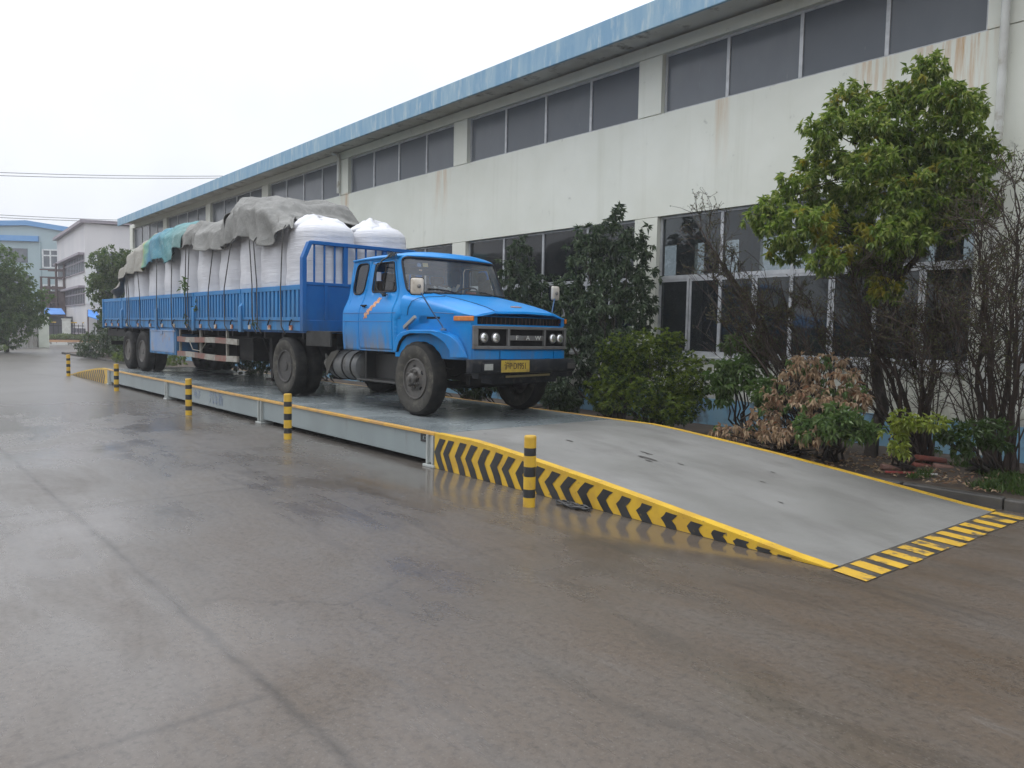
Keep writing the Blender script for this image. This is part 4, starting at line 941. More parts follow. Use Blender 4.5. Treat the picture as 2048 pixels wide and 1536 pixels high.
tl = MB(); tl.box((-12.25, -1.203, .58), (-10.4, -1.191, 1.10)); tl.box((-12.25, -1.215, 1.09), (-10.3, -1.191, 1.125)); tl.box((-11.4, -1.222, 1.02), (-11.25, -1.2035, 1.09)); build('lid', tl, mat('bleached blue lid', (.13, .235, .42), .5, col2=(.20, .27, .38), scale=2.5, dirt=(.25, .2, .19), dscale=4), tbo, bevel=.006)
# ------------------------------------------------------------------ load on the trailer: bags, tarpaulins, ropes
WT = Matrix.Translation((-1.67, 1.92, DZ + .001)) @ Matrix.Rotation(TZ, 4, 'Z')
def Lw(p): return WT @ Vector(p)
def bag_mat():
    m, t, b = nodes('white woven bag'); n = noise_node(t, 2.2, 4); 
    wv = noise_node(t, 1.0, 7, .6, stretch=(1.4, 1.4, 17), dist=.25); wv2 = noise_node(t, 2.3, 5, .6, stretch=(1, 1, 9), dist=.5)
    c = mixc(t, maprange(t, n.outputs['Fac'], .4, .7, 0, 1), (.63, .63, .65), (.55, .55, .565)); t.links.new(c, b.inputs['Base Color'])
    b.inputs['Roughness'].default_value = .5; b.inputs['Specular IOR Level'].default_value = .3
    h = mul(t, wv.outputs['Fac'], mul(t, wv2.outputs['Fac'], .5), 'ADD'); bump(t, b, h, .40, .05); return m
M['bag'] = bag_mat()
def bag(x, y, h, lean, label, rx=.585, ry=.58, tuft=True):
    m = MB(); n = 56; secs = []; ph = rnd.uniform(0, 6)
    for k in range(33):
        q = k / 32; z = q * h; e = 3.2
        pr = .95 + .06 * math.sin(pi * min(1, q * 1.05)) + .012 * math.sin(q * 23 + ph) if q < .86 else None
        if q < .04: pr = .90 + q * 1.2
        if pr is None: u = (q - .86) / .14; pr = (.965 + .012 * math.sin(.86 * 23 + ph)) * math.sqrt(max(0, 1 - (u * .93) ** 2.3)); 
        ring = []
        for j in range(n):
            a = 2 * pi * j / n; ca, sa = math.cos(a), math.sin(a); r = (abs(ca) ** e + abs(sa) ** e) ** (-1 / e)
            r = (1 - .55) * 1 + .55 * r
            w_ = .012 * math.sin(j * 1.0 * 2 + ph + z * 2) * min(1, q * 4) + .03 * noise.noise((ca * 1.2 + x, sa * 1.2 + y, z * 1.3)) + .005 * noise.noise((ca * 2 + x, sa * 2, z * 13)) + .010 * math.sin(j * 2 * pi / 14 + ph) * max(0, q - .5)
            zz = z + (.05 * noise.noise((ca * 1.5, sa * 1.5 + x, 5)) if q > .8 else 0)
            ring.append((rx * pr * (r + w_) * ca + lean * q * q, ry * pr * (r + w_) * sa, zz))
        secs.append(ring)
    m.loft(secs, close=True)
    o = build('bulk_bag', m, M['bag'], smooth=180); o.location = Lw((x, y, 1.212)); o.rotation_euler = (0, 0, TZ); tag(o, label, 'bulk bag', 'white bulk bags loaded on the trailer')
    if tuft:
        t_ = MB(); secs = []
        for k in range(8):
            q = k / 7; rr = (.47, .40, .34, .29, .25, .20, .11, .01)[k]; zz = (-.14, -.05, .01, .045, .075, .095, .105, .10)[k]
            nz_ = lambda a: .055 * noise.noise((3.1 * math.cos(a) + x, 3.1 * math.sin(a) + y, k * .45)) + .03 * noise.noise((7 * math.cos(a), 7 * math.sin(a) + x, k))
            secs.append([(rr * (1 + .16 * math.sin(2 * a + ph) + .10 * math.sin(7 * a)) * math.cos(a) + lean + .10 * q * math.sin(ph), rr * (1 + .16 * math.sin(2 * a + ph) + .10 * math.sin(7 * a)) * math.sin(a), h * .985 + zz + nz_(a) * .9 + .05 * q * math.sin(2 * a + ph) + .02 * q * math.sin(5 * a)) for a in [2 * pi * j / 40 for j in range(40)]])
        t_.loft(secs, close=True); build('tied_top', t_, M['bag'], o, smooth=180)
    return o
NB = [(-4.06, 1.99, .0, 'front white bulk bag next to the blue rack, its tied top uncovered'), (-5.17, 2.18, -.03, 'white bulk bag under the grey tarp just behind the front bag'),
      (-6.27, 2.28, .06, 'white bulk bag under the highest hump of the grey tarp'), (-7.42, 2.18, .10, 'leaning white bulk bag where the two grey tarps meet'),
      (-8.75, 2.16, .10, 'wide white bulk bag below the sagging middle grey tarp'), (-10.0, 2.25, .05, 'white bulk bag with a leafy twig hanging in front of it'),
      (-11.2, 2.25, .08, 'white bulk bag below the hanging tail of the teal tarp'), (-12.5, 2.15, .05, 'white bulk bag below the yellow green patch of the tarp'), (-13.85, 2.0, .0, 'rear white bulk bag below the khaki tarp at the last ropes')]
for x, h, ln_, lb_ in NB: bag(x, -.535, h, ln_, lb_, tuft=(x > -4.2), rx=.60 if x != -8.75 else .68)
bag(-14.93, -.52, 1.62, -.05, 'slumped low white bag at the very tail under the khaki tarp', rx=.5, tuft=False)
bag(-4.06, .60, 2.02, .0, 'second uncovered white bulk bag on the far side behind the cab roof')
def canvas(name, c1, c2, c3, sc_=1.6):
    m, t, b = nodes(name); n = noise_node(t, sc_, 6, .65); f = noise_node(t, 9, 6, .75)
    c = mixc(t, maprange(t, n.outputs['Fac'], .35, .65, 0, 1), c1, c2); c = mixc(t, maprange(t, f.outputs['Fac'], .5, .72, 0, .6), c, c3)
    t.links.new(c, b.inputs['Base Color']); b.inputs['Roughness'].default_value = .8; w1 = noise_node(t, 3.2, 5, .6, stretch=(1, 1, .5), dist=1.2); bump(t, b, mul(t, w1.outputs['Fac'], mul(t, f.outputs['Fac'], .25), 'ADD'), .55, .10); return m, t, b
M['tarp'] = canvas('grey canvas', (.205, .203, .188), (.145, .143, .130), (.275, .27, .25))[0]
M['tarp2'] = canvas('khaki grey canvas', (.30, .29, .255), (.24, .225, .19), (.38, .36, .32))[0]
m_, t, b = canvas('patched teal canvas', (.1, .1, .1), (.1, .1, .1), (.3, .3, .3)); M['teal'] = m_
tc_ = N(t, 'TexCoord'); sx = N(t, 'SeparateXYZ'); t.links.new(tc_.outputs['Object'], sx.inputs[0]); n = noise_node(t, 1.3, 5, .6)
g_ = mul(t, sx.outputs['X'], mul(t, n.outputs['Fac'], 1.4), 'ADD'); rp = N(t, 'ValToRGB'); t.links.new(maprange(t, g_, -12.8, -8.7, 0, 1), rp.inputs[0])
e = rp.color_ramp.elements; e[0].position = 0; e[0].color = (.30, .30, .27, 1); e[1].position = 1; e[1].color = (.13, .23, .22, 1)
for p_, c_ in ((.07, (.29, .29, .24)), (.12, (.33, .34, .13)), (.20, (.13, .27, .19)), (.28, (.05, .17, .27)), (.42, (.07, .20, .26)), (.6, (.08, .23, .25)), (.85, (.11, .20, .19))):
    q = e.new(p_); q.color = (*c_, 1)
f = noise_node(t, 8, 6, .75); t.links.new(mixc(t, maprange(t, f.outputs['Fac'], .5, .72, 0, .45), rp.outputs[0], (.33, .40, .40)), b.inputs['Base Color'])
ZU = [(-15.9, 2.25), (-15.5, 2.65), (-15.1, 3.1), (-14.6, 3.40), (-13.91, 3.62), (-12.85, 3.66), (-12.24, 3.78), (-11.5, 3.83), (-10.6, 3.76), (-9.75, 3.66), (-8.96, 3.66), (-8.2, 3.64), (-7.6, 3.60), (-7.3, 3.72), (-6.88, 3.83), (-6.14, 3.92), (-5.6, 3.86), (-5.1, 3.70), (-4.7, 3.46), (-4.3, 3.32), (-3.95, 3.26)]
ZL = [(-15.9, 2.1), (-15.68, 2.2), (-14.9, 2.5), (-14.26, 2.70), (-13.62, 2.65), (-13.1, 2.68), (-12.3, 2.73), (-12.2, 2.90), (-11.5, 2.90), (-10.85, 2.81), (-10.4, 2.85), (-10.03, 3.05), (-9.43, 3.10), (-9.10, 3.03), (-8.32, 2.91), (-7.58, 2.88), (-6.69, 2.94), (-6.12, 3.04), (-5.75, 2.96), (-5.23, 2.84), (-4.46, 2.78), (-4.3, 2.9), (-4.12, 3.0), (-3.95, 3.15)]
def tarp(name, x0, x1, m, label, lift=0, seed=0, lo=0):
    nx_ = int((x1 - x0) / .045); nt_ = 64; V = []; F = []
    for i in range(nx_ + 1):
        x = x0 + (x1 - x0) * i / nx_; zu = ramp_interp(ZU, x) + lift; zl = ramp_interp(ZL, x) + lo
        zl += .03 * math.sin(x * 5.1 + seed)
        path = [(1.22, zl - .1), (1.14, zu - .42), (.95, zu - .14), (.5, zu - .0), (0, zu - .04), (-.5, zu), (-.92, zu - .10 - .04 * math.sin(x * 2.1)), (-1.165, zu - .36), (-1.235, zl)]
        L = [0]
        for a, b2 in zip(path, path[1:]): L.append(L[-1] + math.hypot(a[0] - b2[0], a[1] - b2[1]))
        for j in range(nt_ + 1):
            d = L[-1] * j / nt_; k = 0
            while k < len(L) - 2 and d > L[k + 1]: k += 1
            q = (d - L[k]) / (L[k + 1] - L[k]); y = path[k][0] + (path[k + 1][0] - path[k][0]) * q; z = path[k][1] + (path[k + 1][1] - path[k][1]) * q
            side = max(0, min(1, (-y - .7) / .4)); low = max(0, (j / nt_ - .75) / .25)
            f1 = noise.noise((x * 1.6 + seed, y * 1.2, z * .9)); f2 = noise.noise((x * 3.4 + z * 2.2 + seed, y * 2.0, z * 1.6)); f3 = abs(noise.noise((x * 2.3 - z * 2.6, y * 2.4 + seed, z * .7)))
            dz = .08 * f1 + .06 * f2 - .11 * f3 + .03 * noise.noise((x * 6 + z * 5, y * 5, seed))
            f4 = abs(noise.noise((x * 3.1 + z * 1.1 + seed * 2, 0, z * .8))); yo = -(.045 * math.sin(x * 7.3 + z * 3.2 + seed) + .07 * f2 - .12 * f4 + .03) * side * (.45 + .75 * low)
            if y > .7: yo = .05 * math.sin(x * 6 + seed)
            ed = min(i, nx_ - i) / nx_
            if i in (0, nx_): dz += .04 * math.sin(j * .5)
            if x1 > -4.2: x_ = x0 + (x - x0) * (1 - .17 * max(0, min(1, (y + 1.12) / .35)))
            else: x_ = x
            V.append((x_ + .05 * f1 + .06 * noise.noise((y * 3, z * 3, seed)), y + yo - .015 * side, z + dz * (1 - .5 * low)))
    for i in range(nx_):
        for j in range(nt_): F.append((i * (nt_ + 1) + j, (i + 1) * (nt_ + 1) + j, (i + 1) * (nt_ + 1) + j + 1, i * (nt_ + 1) + j + 1))
    mb = MB(); mb.add(V, F); o = build(name, mb, m, smooth=180, solid=.012, sub=1); o.location = Lw((0, 0, 0)); o.rotation_euler = (0, 0, TZ)
    return tag(o, label, 'tarpaulin', 'tarpaulins draped over the white bags')
tarp('tarpaulin', -15.85, -12.6, M['tarp2'], 'khaki grey tarpaulin hanging down over the tail end of the load', 0, 1.1)
tarp('tarpaulin', -12.9, -9.75, M['teal'], 'teal and yellow green patched tarpaulin over the rear bags', .03, 2.3)
tarp('tarpaulin', -9.95, -7.0, M['tarp'], 'light grey tarpaulin sagging over the middle bags', .045, 3.7)
tarp('tarpaulin', -7.25, -4.02, M['tarp'], 'big humped grey tarpaulin rising highest behind the front bags', .07, 5.2)
def rope(pts, label, r=.011):
    m = MB(); P = [Vector(p) for p in pts]; Q = []
    for a, b2 in zip(P, P[1:]):
        for k in range(5): Q.append(a.lerp(b2, k / 5))
    Q.append(P[-1]); m.tube(Q, r, 6); o = build('rope', m, M['rope'], smooth=60); o.location = Lw((0, 0, 0)); o.rotation_euler = (0, 0, TZ); return tag(o, label, 'rope', 'lashing ropes over the load')
M['rope'] = mat('dark lashing rope', (.045, .045, .042), .8, col2=(.09, .085, .075), scale=30)
RP = [(-14.30, -14.20, 'dark rope at the rear corner of the load, doubled'), (-14.18, -14.02, 'second dark rope close beside the rear corner rope'), (-13.16, -12.99, 'dark rope below the khaki tarp, third from the tail'), (-11.48, -11.52, 'dark rope below the step in the teal tarp'),
      (-10.30, -10.37, 'dark rope just behind the leafy twig'), (-9.30, -9.37, 'dark rope beside the leafy twig, left of a pair'), (-9.08, -9.2, 'dark rope in front of the twig, right of a pair'), (-7.58, -7.87, 'slanting dark rope from the middle grey tarp'),
      (-6.56, -6.95, 'strongly slanting dark rope where the two grey tarps meet'), (-5.63, -5.50, 'upright dark rope below the humped tarp, left of a pair'), (-5.43, -5.27, 'upright dark rope below the humped tarp, right of a pair'), (-4.12, -4.2, 'frontmost dark rope down the edge of the front bag')]
for xt, xb, lb_ in RP:
    zl = ramp_interp(ZL, xt) + .05
    rope([(xt, -1.20, zl + .03), (xt, -1.262, zl - .06), (xb, -1.262, 2.03), (xb - .01, -1.262, 1.92), (xb + .02, -1.262, 1.26), (xb + .06, -1.20, 1.12)], lb_)
# ------------------------------------------------------------------ foliage
def leaf(mb, p, d, n, L, wd, fold=.25, droop=.25, mi=0):
    """folded pointed leaf: base p, direction d, upward normal n"""
    s = d.cross(n); 
    if s.length < 1e-4: s = d.orthogonal()
    s.normalize(); n = s.cross(d).normalized()
    a = p; m1 = p + d * (L * .45); t_ = p + d * L - n * (L * droop)
    l_ = m1 + s * wd * .5 + n * (wd * fold); r_ = m1 - s * wd * .5 + n * (wd * fold)
    o = len(mb.v); mb.v += [a[:], l_[:], t_[:], r_[:]]; mb.f += [(o, o + 1, o + 2), (o, o + 2, o + 3)]; mb.m += [mi, mi]
def rdir(zl=-1, zh=1):
    z = rnd.uniform(zl, zh); a = rnd.uniform(0, 2 * pi); r = math.sqrt(max(0, 1 - z * z)); return Vector((r * math.cos(a), r * math.sin(a), z))
def rosette(mb, c, out, n, L, wd, spread=.9, droop=.35, mi=0, up=.15):
    for k in range(n):
        d = (out * .55 + rdir() * spread + Vector((0, 0, up - droop * rnd.random()))).normalized()
        nn = (Vector((0, 0, 1)) + rdir() * .45).normalized(); l = L * rnd.uniform(.65, 1.15)
        leaf(mb, c + d * l * .12 + rdir() * L * .12, d, nn, l, wd * rnd.uniform(.8, 1.2), droop=rnd.uniform(.1, droop), mi=mi)
def blob_pts(blobs, n, shell=.62, wob=.22):
    """points spread through a union of ellipsoids, denser towards the outside; blobs: (centre, (rx, ry, rz), weight)"""
    tot = sum(b[2] for b in blobs); out = []
    for c, r, w_ in blobs:
        for k in range(int(n * w_ / tot)):
            d = rdir(); q = (shell + (1 - shell) * rnd.random()) if rnd.random() < .75 else rnd.uniform(.2, shell)
            q *= 1 + wob * noise.noise((d.x * 2.2 + c.x, d.y * 2.2, d.z * 2.2 + c.z)) * 1.6
            out.append((Vector((c.x + d.x * r[0] * q, c.y + d.y * r[1] * q, c.z + d.z * r[2] * q)), d))
    return out
def limb(mb, a, b_, r0, r1, wob=.08, n=7, k=6):
    a = Vector(a); b_ = Vector(b_); P = []; R2 = []
    for i in range(n + 1):
        q = i / n; p = a.lerp(b_, q); P.append(p + Vector((noise.noise((p.x * 2, p.y, i * .7)), noise.noise((p.y * 2, p.z, i * .7 + 5)), 0)) * wob * math.sin(pi * q) * 2); R2.append(r0 + (r1 - r0) * q)
    mb.tube(P, R2, k); return P
M['bark'] = mat('dark wet bark', (.030, .024, .019), .75, col2=(.055, .043, .033), scale=9, bmp=.5, bscale=18)
M['twig'] = mat('dark brown twigs', (.034, .024, .018), .75, col2=(.06, .04, .03), scale=7)
def plant(name, label, cat, base, crown_mb, crown_mats, stem_mb=None, stem_mat=None, group=None, crown='crown', trunk='trunk'):
    r = tag(empty(name, base), label, cat, group)
    inv = (-Vector(base)); 
    o = build(crown, crown_mb, crown_mats, r, fix=False); o.location = inv
    if stem_mb: s = build(trunk, stem_mb, stem_mat or M['bark'], r, smooth=60); s.location = inv
    return r
def B(u, v, D, ru, rz, w_=None, rd=None):
    """blob whose middle the photo shows at (u, v), D metres off; radii given as pixels"""
    c = at(u, v, D); k = D / 1563.4; rx = ru * k; return (c, (rx, rd or rx, rz * k), w_ or (ru * rz))
def shrub(name, label, cat, base, blobs, n, per, L, wd, mats, droop=.4, shell=.6, nl=14, group=None, up=.15, sr=.02, mixm=None):
    cr = MB(); st_ = MB(); base = Vector(base)
    pts = blob_pts(blobs, n, shell)
    for p, d in pts:
        if p.z < .16: p.z = .16 + rnd.random() * .2
        rosette(cr, p, d, per, L, wd, droop=droop, mi=rnd.randrange(len(mats)) if mixm is None else mixm(p), up=up)
    for k in range(nl):
        p, d = pts[rnd.randrange(len(pts))]; s0 = base + Vector((rnd.uniform(-.12, .12), rnd.uniform(-.12, .12), -.05)); limb(st_, s0, p, sr, .005, .12)
    return plant(name, label, cat, base, cr, mats, st_, M['bark'], group, crown='foliage', trunk='stems')
G = {}
G['osm'] = leaf_mat('dark evergreen leaf', [(.022, .042, .020), (.045, .075, .036), (.085, .125, .062), (.16, .20, .12)], .2, .4)  # palest tint paints in the gloss highlights on some leaves
G['cam'] = leaf_mat('camphor leaf', [(.08, .145, .02), (.15, .23, .033), (.225, .30, .055), (.36, .40, .12)], .5, .4)
G['camy'] = leaf_mat('young yellow camphor leaf', [(.22, .24, .04), (.32, .31, .05), (.40, .32, .04)], .5, .4)
G['box'] = leaf_mat('box leaf', [(.09, .14, .018), (.14, .20, .025), (.20, .25, .036)], .45, .4)
G['boxd'] = leaf_mat('deep box leaf', [(.03, .06, .013), (.05, .085, .018)], .35, .4)
G['dead'] = leaf_mat('dead brown leaf', [(.20, .125, .07), (.33, .23, .135), (.44, .33, .21), (.22, .10, .05)], .2, .7)
G['broad'] = leaf_mat('broad green leaf', [(.065, .125, .03), (.10, .17, .045), (.15, .21, .07)], .4, .4)
G['lime'] = leaf_mat('lime yellow leaf', [(.16, .22, .03), (.24, .27, .04)], .4, .4)
G['far'] = leaf_mat('far tree leaf', [(.05, .10, .025), (.085, .145, .035), (.12, .18, .05)], .4, .5)  # tints raised to make up for the thinner haze
G['far2'] = leaf_mat('far light tree leaf', [(.09, .14, .04), (.13, .18, .055), (.17, .21, .075)], .3, .5)
# camphor tree beside the bare bushes
D0 = 11.2
cb_ = [B(u, v, D0 - .3 + .45 * math.sin(i * 2.4) - (.35 if v > 420 else 0), a * .93, b_ * .9) for i, (u, v, a, b_) in enumerate([(1850,140,38,35),(1810,200,50,45),(1900,200,40,40),(1700,205,50,38),(1760,250,60,45),(1900,265,52,42),(1945,215,25,25),(1650,260,40,35),(1820,300,70,45),(1650,325,55,35),(1740,340,65,45),(1960,310,42,35),(1900,350,65,45),(1600,370,45,32),(1680,400,65,40),(1800,400,75,45),(1940,400,50,45),(1540,430,50,38),(1610,450,55,40),(1700,470,65,40),(1790,470,65,40),(1880,440,60,42),(1570,500,38,28),(1660,520,45,24),(1750,525,45,28),(1770,575,35,28)])]
cr = MB(); tr = MB(); base = Vector((3.05, 4.75, .1))
pts = blob_pts(cb_, 2350, .66, .34)
yc = at(1690, 470, D0 - .9); yc2 = at(1740, 575, D0 - .9)
for p, d in pts:
    yel = .02 + (.85 if (p - yc).length < .40 else 0) + (.45 if (p - yc2).length < .28 else 0) + .10 * max(0, (p.z - 4.3))
    rosette(cr, p, d, 13, .086, .035, spread=.9, droop=.75, mi=1 if rnd.random() < yel else 0, up=.0)
top = at(1815, 330, D0)
tp = limb(tr, base, at(1790, 560, D0), .085, .06, .12); limb(tr, at(1790, 560, D0), top, .06, .03, .1); limb(tr, at(1790, 600, D0), at(1690, 420, D0), .05, .02, .1); limb(tr, at(1795, 560, D0), at(1900, 400, D0), .045, .02, .1); limb(tr, top, at(1850, 180, D0), .03, .01)
for k in range(60):
    p, d = pts[rnd.randrange(len(pts))]; q = (top if p.z > 3.3 else at(1770, 480, D0)); limb(tr, q + rdir() * .12, p, .014, .004, .1, 5, 5)
plant('camphor_tree', 'tall bright green tree with drooping leaves at the right by the wall', 'tree', base, cr, [G['cam'], G['camy']], tr)
# evergreens between the truck and the wall
D1 = 14.6
shrub('evergreen_tree', 'tall dark green evergreen with a pointed tip right of the truck mirror', 'tree', (-1.7, 5.1, .1),
      [B(1237, 432, D1 - .2, 14, 26, 500), B(1225, 475, D1 - .2, 46, 34), B(1172, 478, D1, 32, 26), B(1272, 478, D1 - .1, 32, 30), B(1185, 520, D1, 62, 60), B(1255, 545, D1 - .3, 62, 62), B(1145, 610, D1 - .1, 60, 70), B(1220, 640, D1 - .5, 78, 80), B(1285, 600, D1 - .4, 32, 66), B(1160, 730, D1 - .5, 60, 80), B(1240, 730, D1 - .6, 60, 70), B(1120, 790, D1 - .8, 40, 40)],
      900, 14, .105, .04, [G['osm']], droop=.8, nl=26, sr=.035)
shrub('evergreen_shrub', 'dark green shrub behind the truck cab beside the dark windows', 'shrub', (-4.4, 5.1, .1),
      [B(1042, 515, 16.8, 32, 38), B(1020, 570, 16.6, 52, 55), B(1075, 600, 16.4, 40, 60), B(1040, 660, 16.4, 70, 70), B(1085, 690, 15.8, 50, 60)], 420, 14, .105, .04, [G['osm']], droop=.8, nl=18, sr=.03)
shrub('box_bush', 'rounded light green bush with fine leaves beside the ramp crest', 'bush', (-.2, 4.35, .1),
      [B(1300, 705, 12.5, 62, 48), B(1345, 690, 12.7, 28, 30), B(1245, 740, 12.6, 52, 50), B(1375, 765, 12.1, 50, 60), B(1285, 790, 12.2, 85, 45), B(1210, 790, 12.9, 42, 40), B(1350, 820, 11.9, 55, 30), B(1230, 700, 12.7, 34, 30)],
      3400, 14, .046, .024, [G['box'], G['box'], G['boxd']], droop=.2, nl=30, up=.5, sr=.018)
shrub('broadleaf_shrub', 'sprawling broad-leaved green shrub left of the withered brown bush', 'shrub', (1.3, 4.7, .1),
      [B(1475, 745, 11.9, 42, 34), B(1440, 770, 11.8, 28, 40), B(1515, 700, 12.0, 26, 30), B(1480, 690, 12.4, 36, 18), B(1530, 790, 11.4, 36, 30)], 260, 9, .11, .048, [G['broad']], droop=.7, nl=16)
shrub('withered_bush', 'withered bush of dead brown leaves leaning over the ramp edge', 'bush', (2.2, 4.2, .1),
      [B(1610, 745, 10.6, 42, 34), B(1565, 790, 10.7, 40, 30), B(1640, 800, 10.2, 62, 30), B(1540, 830, 10.7, 40, 22), B(1480, 862, 10.8, 55, 14), B(1570, 862, 10.3, 50, 20), B(1690, 770, 10.4, 28, 36), B(1630, 870, 9.8, 40, 16), B(1660, 720, 10.7, 26, 16), B(1730, 800, 10.2, 20, 22), B(1440, 868, 10.9, 26, 10)],
      430, 8, .080, .032, [G['dead'], G['dead'], G['dead'], G['dead'], G['broad']], droop=.95, nl=90, up=-.35, sr=.014)
shrub('leafy_shrub', 'low green shrub at the foot of the withered brown bush', 'shrub', (2.85, 4.1, .1),
      [B(1680, 850, 9.7, 40, 34), B(1620, 850, 9.9, 26, 22), B(1730, 860, 9.8, 26, 20)], 170, 9, .085, .037, [G['broad']], droop=.6, nl=14)
shrub('yellow_sapling', 'small yellow green sapling among the bare trunks at the right', 'sapling', (3.62, 4.4, .1),
      [B(1812, 838, 9.0, 30, 20), B(1790, 870, 9.0, 22, 22), B(1870, 845, 9.0, 20, 14), B(1800, 900, 8.9, 14, 16)], 75, 8, .075, .034, [G['lime']], droop=.6, nl=8)
shrub('shade_shrub', 'dim low shrub in front of the blue plinth at the right', 'shrub', (4.3, 4.9, .1), [B(1920, 880, 9.2, 40, 34), B(1985, 870, 9.4, 30, 30)], 80, 9, .08, .035, [G['boxd']], droop=.6, nl=8)
# bare bushes: many thin stems fanning out of a few dark trunks
def bare(label, base, tips, trunks, n1, seed, kL=1.0, fan=26, buds=True):
    rs = random.Random(seed); st_ = MB(); bd = MB(); base = Vector(base)
    def grow(p, d, L, r, lev):
        n = 5; P = [p]; q = p
        for i in range(n):
            d = (d + Vector((rs.uniform(-1, 1), rs.uniform(-1, 1), rs.uniform(-.7, .85))) * .20).normalized(); q = q + d * (L / n); P.append(q)
        st_.tube(P, [max(.0026, r * (1 - .6 * i / n)) for i in range(n + 1)], 4 if lev else 6, cap=False)
        if lev < 3:
            for i in range((6, 5, 3)[lev]):
                k = rs.randrange(2, n + 1); dd = (d * .6 + Vector((rs.uniform(-1, 1), rs.uniform(-1, 1), rs.uniform(-.35, .9)))).normalized()
                grow(P[k], dd, L * rs.uniform(.42, .68), r * .48, lev + 1)
        if lev >= 2 and buds:
            for i in range(3):
                k = rs.randrange(1, n + 1); dd = Vector((rs.uniform(-1, 1), rs.uniform(-1, 1), rs.uniform(-.2, 1))).normalized(); leaf(bd, P[k], dd, rdir(), .030, .014)
    for k in range(trunks):
        b0 = base + Vector((rs.uniform(-.15, .15), rs.uniform(-.15, .15), -.03)); t_ = Vector(tips[k % len(tips)])
        mid = b0.lerp(t_, .35) + Vector((rs.uniform(-.1, .1), rs.uniform(-.1, .1), .1)); limb(st_, b0, mid, .042, .028, .035); d = (t_ - mid); L = d.length; limb(st_, mid, t_, .026, .005, .05, 8, 5)
        for i in range(n1):
            q = rs.uniform(.1, 1); p = mid.lerp(t_, q); dd = (d.normalized() * .8 + Vector((rs.uniform(-1, 1), rs.uniform(-1, 1), rs.uniform(-.3, .8))) * .9).normalized(); grow(p, dd, L * kL * rs.uniform(.22, .42), .009, 1)
    for k in range(fan):
        t_ = Vector(tips[rs.randrange(len(tips))]) + Vector((rs.uniform(-.5, .5), rs.uniform(-.35, .35), rs.uniform(-.7, .25))); b0 = base + Vector((rs.uniform(-.2, .2), rs.uniform(-.15, .15), 0))
        m0 = b0.lerp(t_, .45) + Vector((rs.uniform(-.12, .12), rs.uniform(-.12, .12), rs.uniform(.0, .22))); P = []
        for i in range(15): q = i / 14; P.append(b0 * (1 - q) ** 2 + m0 * 2 * q * (1 - q) + t_ * q * q + Vector((0, 0, .02 * math.sin(q * 17 + k))))
        st_.tube(P, [.011 - .008 * i / 14 for i in range(15)], 5, cap=False)
        for i in range(5, 15):
            for e_ in range(2):
                dd = ((P[i] - P[i - 1]).normalized() + Vector((rs.uniform(-1, 1), rs.uniform(-1, 1), rs.uniform(-.6, .8)))).normalized(); L2 = rs.uniform(.08, .34); q2 = P[i] + dd * L2
                st_.tube([P[i], P[i].lerp(q2, .5) + Vector((0, 0, .015)), q2], [.0045, .0034, .0024], 3, cap=False)
                if rs.random() < .6: leaf(bd, q2, (dd + Vector((0, 0, -.3))).normalized(), rdir(), .036, .017)
    r = tag(empty('bare_bush', base), label, 'bush', 'bare thorny bushes along the wall')
    s = build('branches', st_, M['twig'], r, smooth=60, fix=False); s.location = -base
    if buds: o = build('buds', bd, leaf_mat('bud', [(.09, .05, .02), (.10, .11, .03), (.05, .07, .02)], .3, .6), r, fix=False); o.location = -base
bare('bare thorny bush with long twigs reaching up across the left window panes', (2.35, 4.95, .1), [at(1400, 455, 12.2), at(1430, 500, 12.1), at(1480, 560, 11.8), at(1560, 560, 11.6), at(1620, 600, 11.2), at(1440, 640, 12), at(1420, 560, 12)], 8, 11, 11, .6)
bare('bare bush with thick dark trunk under the bright green tree', (3.55, 4.95, .1), [at(1700, 560, 10.6), at(1790, 600, 10.4), at(1880, 540, 10.4), at(1640, 640, 11), at(1850, 640, 9.8)], 8, 12, 12)
bare('bare bush with forked trunks nearest the drainpipe at the right edge', (4.5, 4.85, .1), [at(2040, 420, 9.9), at(1960, 480, 10.2), at(2000, 560, 9.6), at(1900, 620, 9.8), at(2070, 600, 9.2)], 7, 11, 13)
# grass, stones and litter on the bed
gr = MB()
for k in range(5200):
    x = rnd.uniform(4.0, 6.6); y = rnd.uniform(3.5, 5.2)
    if noise.noise((x * 1.7, y * 1.7, 3)) < -.08 + max(0, 4.5 - x) * .5: continue
    p = Vector((x, y, .12)); d = Vector((rnd.uniform(-.6, .6), rnd.uniform(-.6, .6), 1)).normalized(); leaf(gr, p, d, rdir(), rnd.uniform(.05, .12), .012, droop=.3)
tag(build('grass', gr, leaf_mat('short grass', [(.035, .075, .012), (.06, .11, .018), (.09, .14, .03)], .3, .5), fix=False), 'short green grass growing on the bed behind the kerb', 'grass', kind='stuff')
lt = MB()
for k in range(900):
    x = rnd.uniform(.6, 5.2); y = rnd.uniform(3.45, 5.0); p = Vector((x, y, .145)); d = Vector((rnd.uniform(-1, 1), rnd.uniform(-1, 1), rnd.uniform(-.05, .25))).normalized()
    leaf(lt, p, d, (Vector((0, 0, 1)) + rdir() * .4).normalized(), rnd.uniform(.04, .09), .03)
tag(build('fallen_leaves', lt, G['dead'], fix=False), 'fallen brown leaves scattered over the damp soil', 'fallen leaves', kind='stuff')
M['brick'] = mat('wet red brick', (.21, .060, .040), .6, col2=(.15, .05, .04), scale=9, bmp=.4, bscale=18)
M['brick2'] = mat('pale pink brick', (.24, .13, .10), .6, col2=(.18, .095, .07), scale=9, bmp=.4, bscale=18)
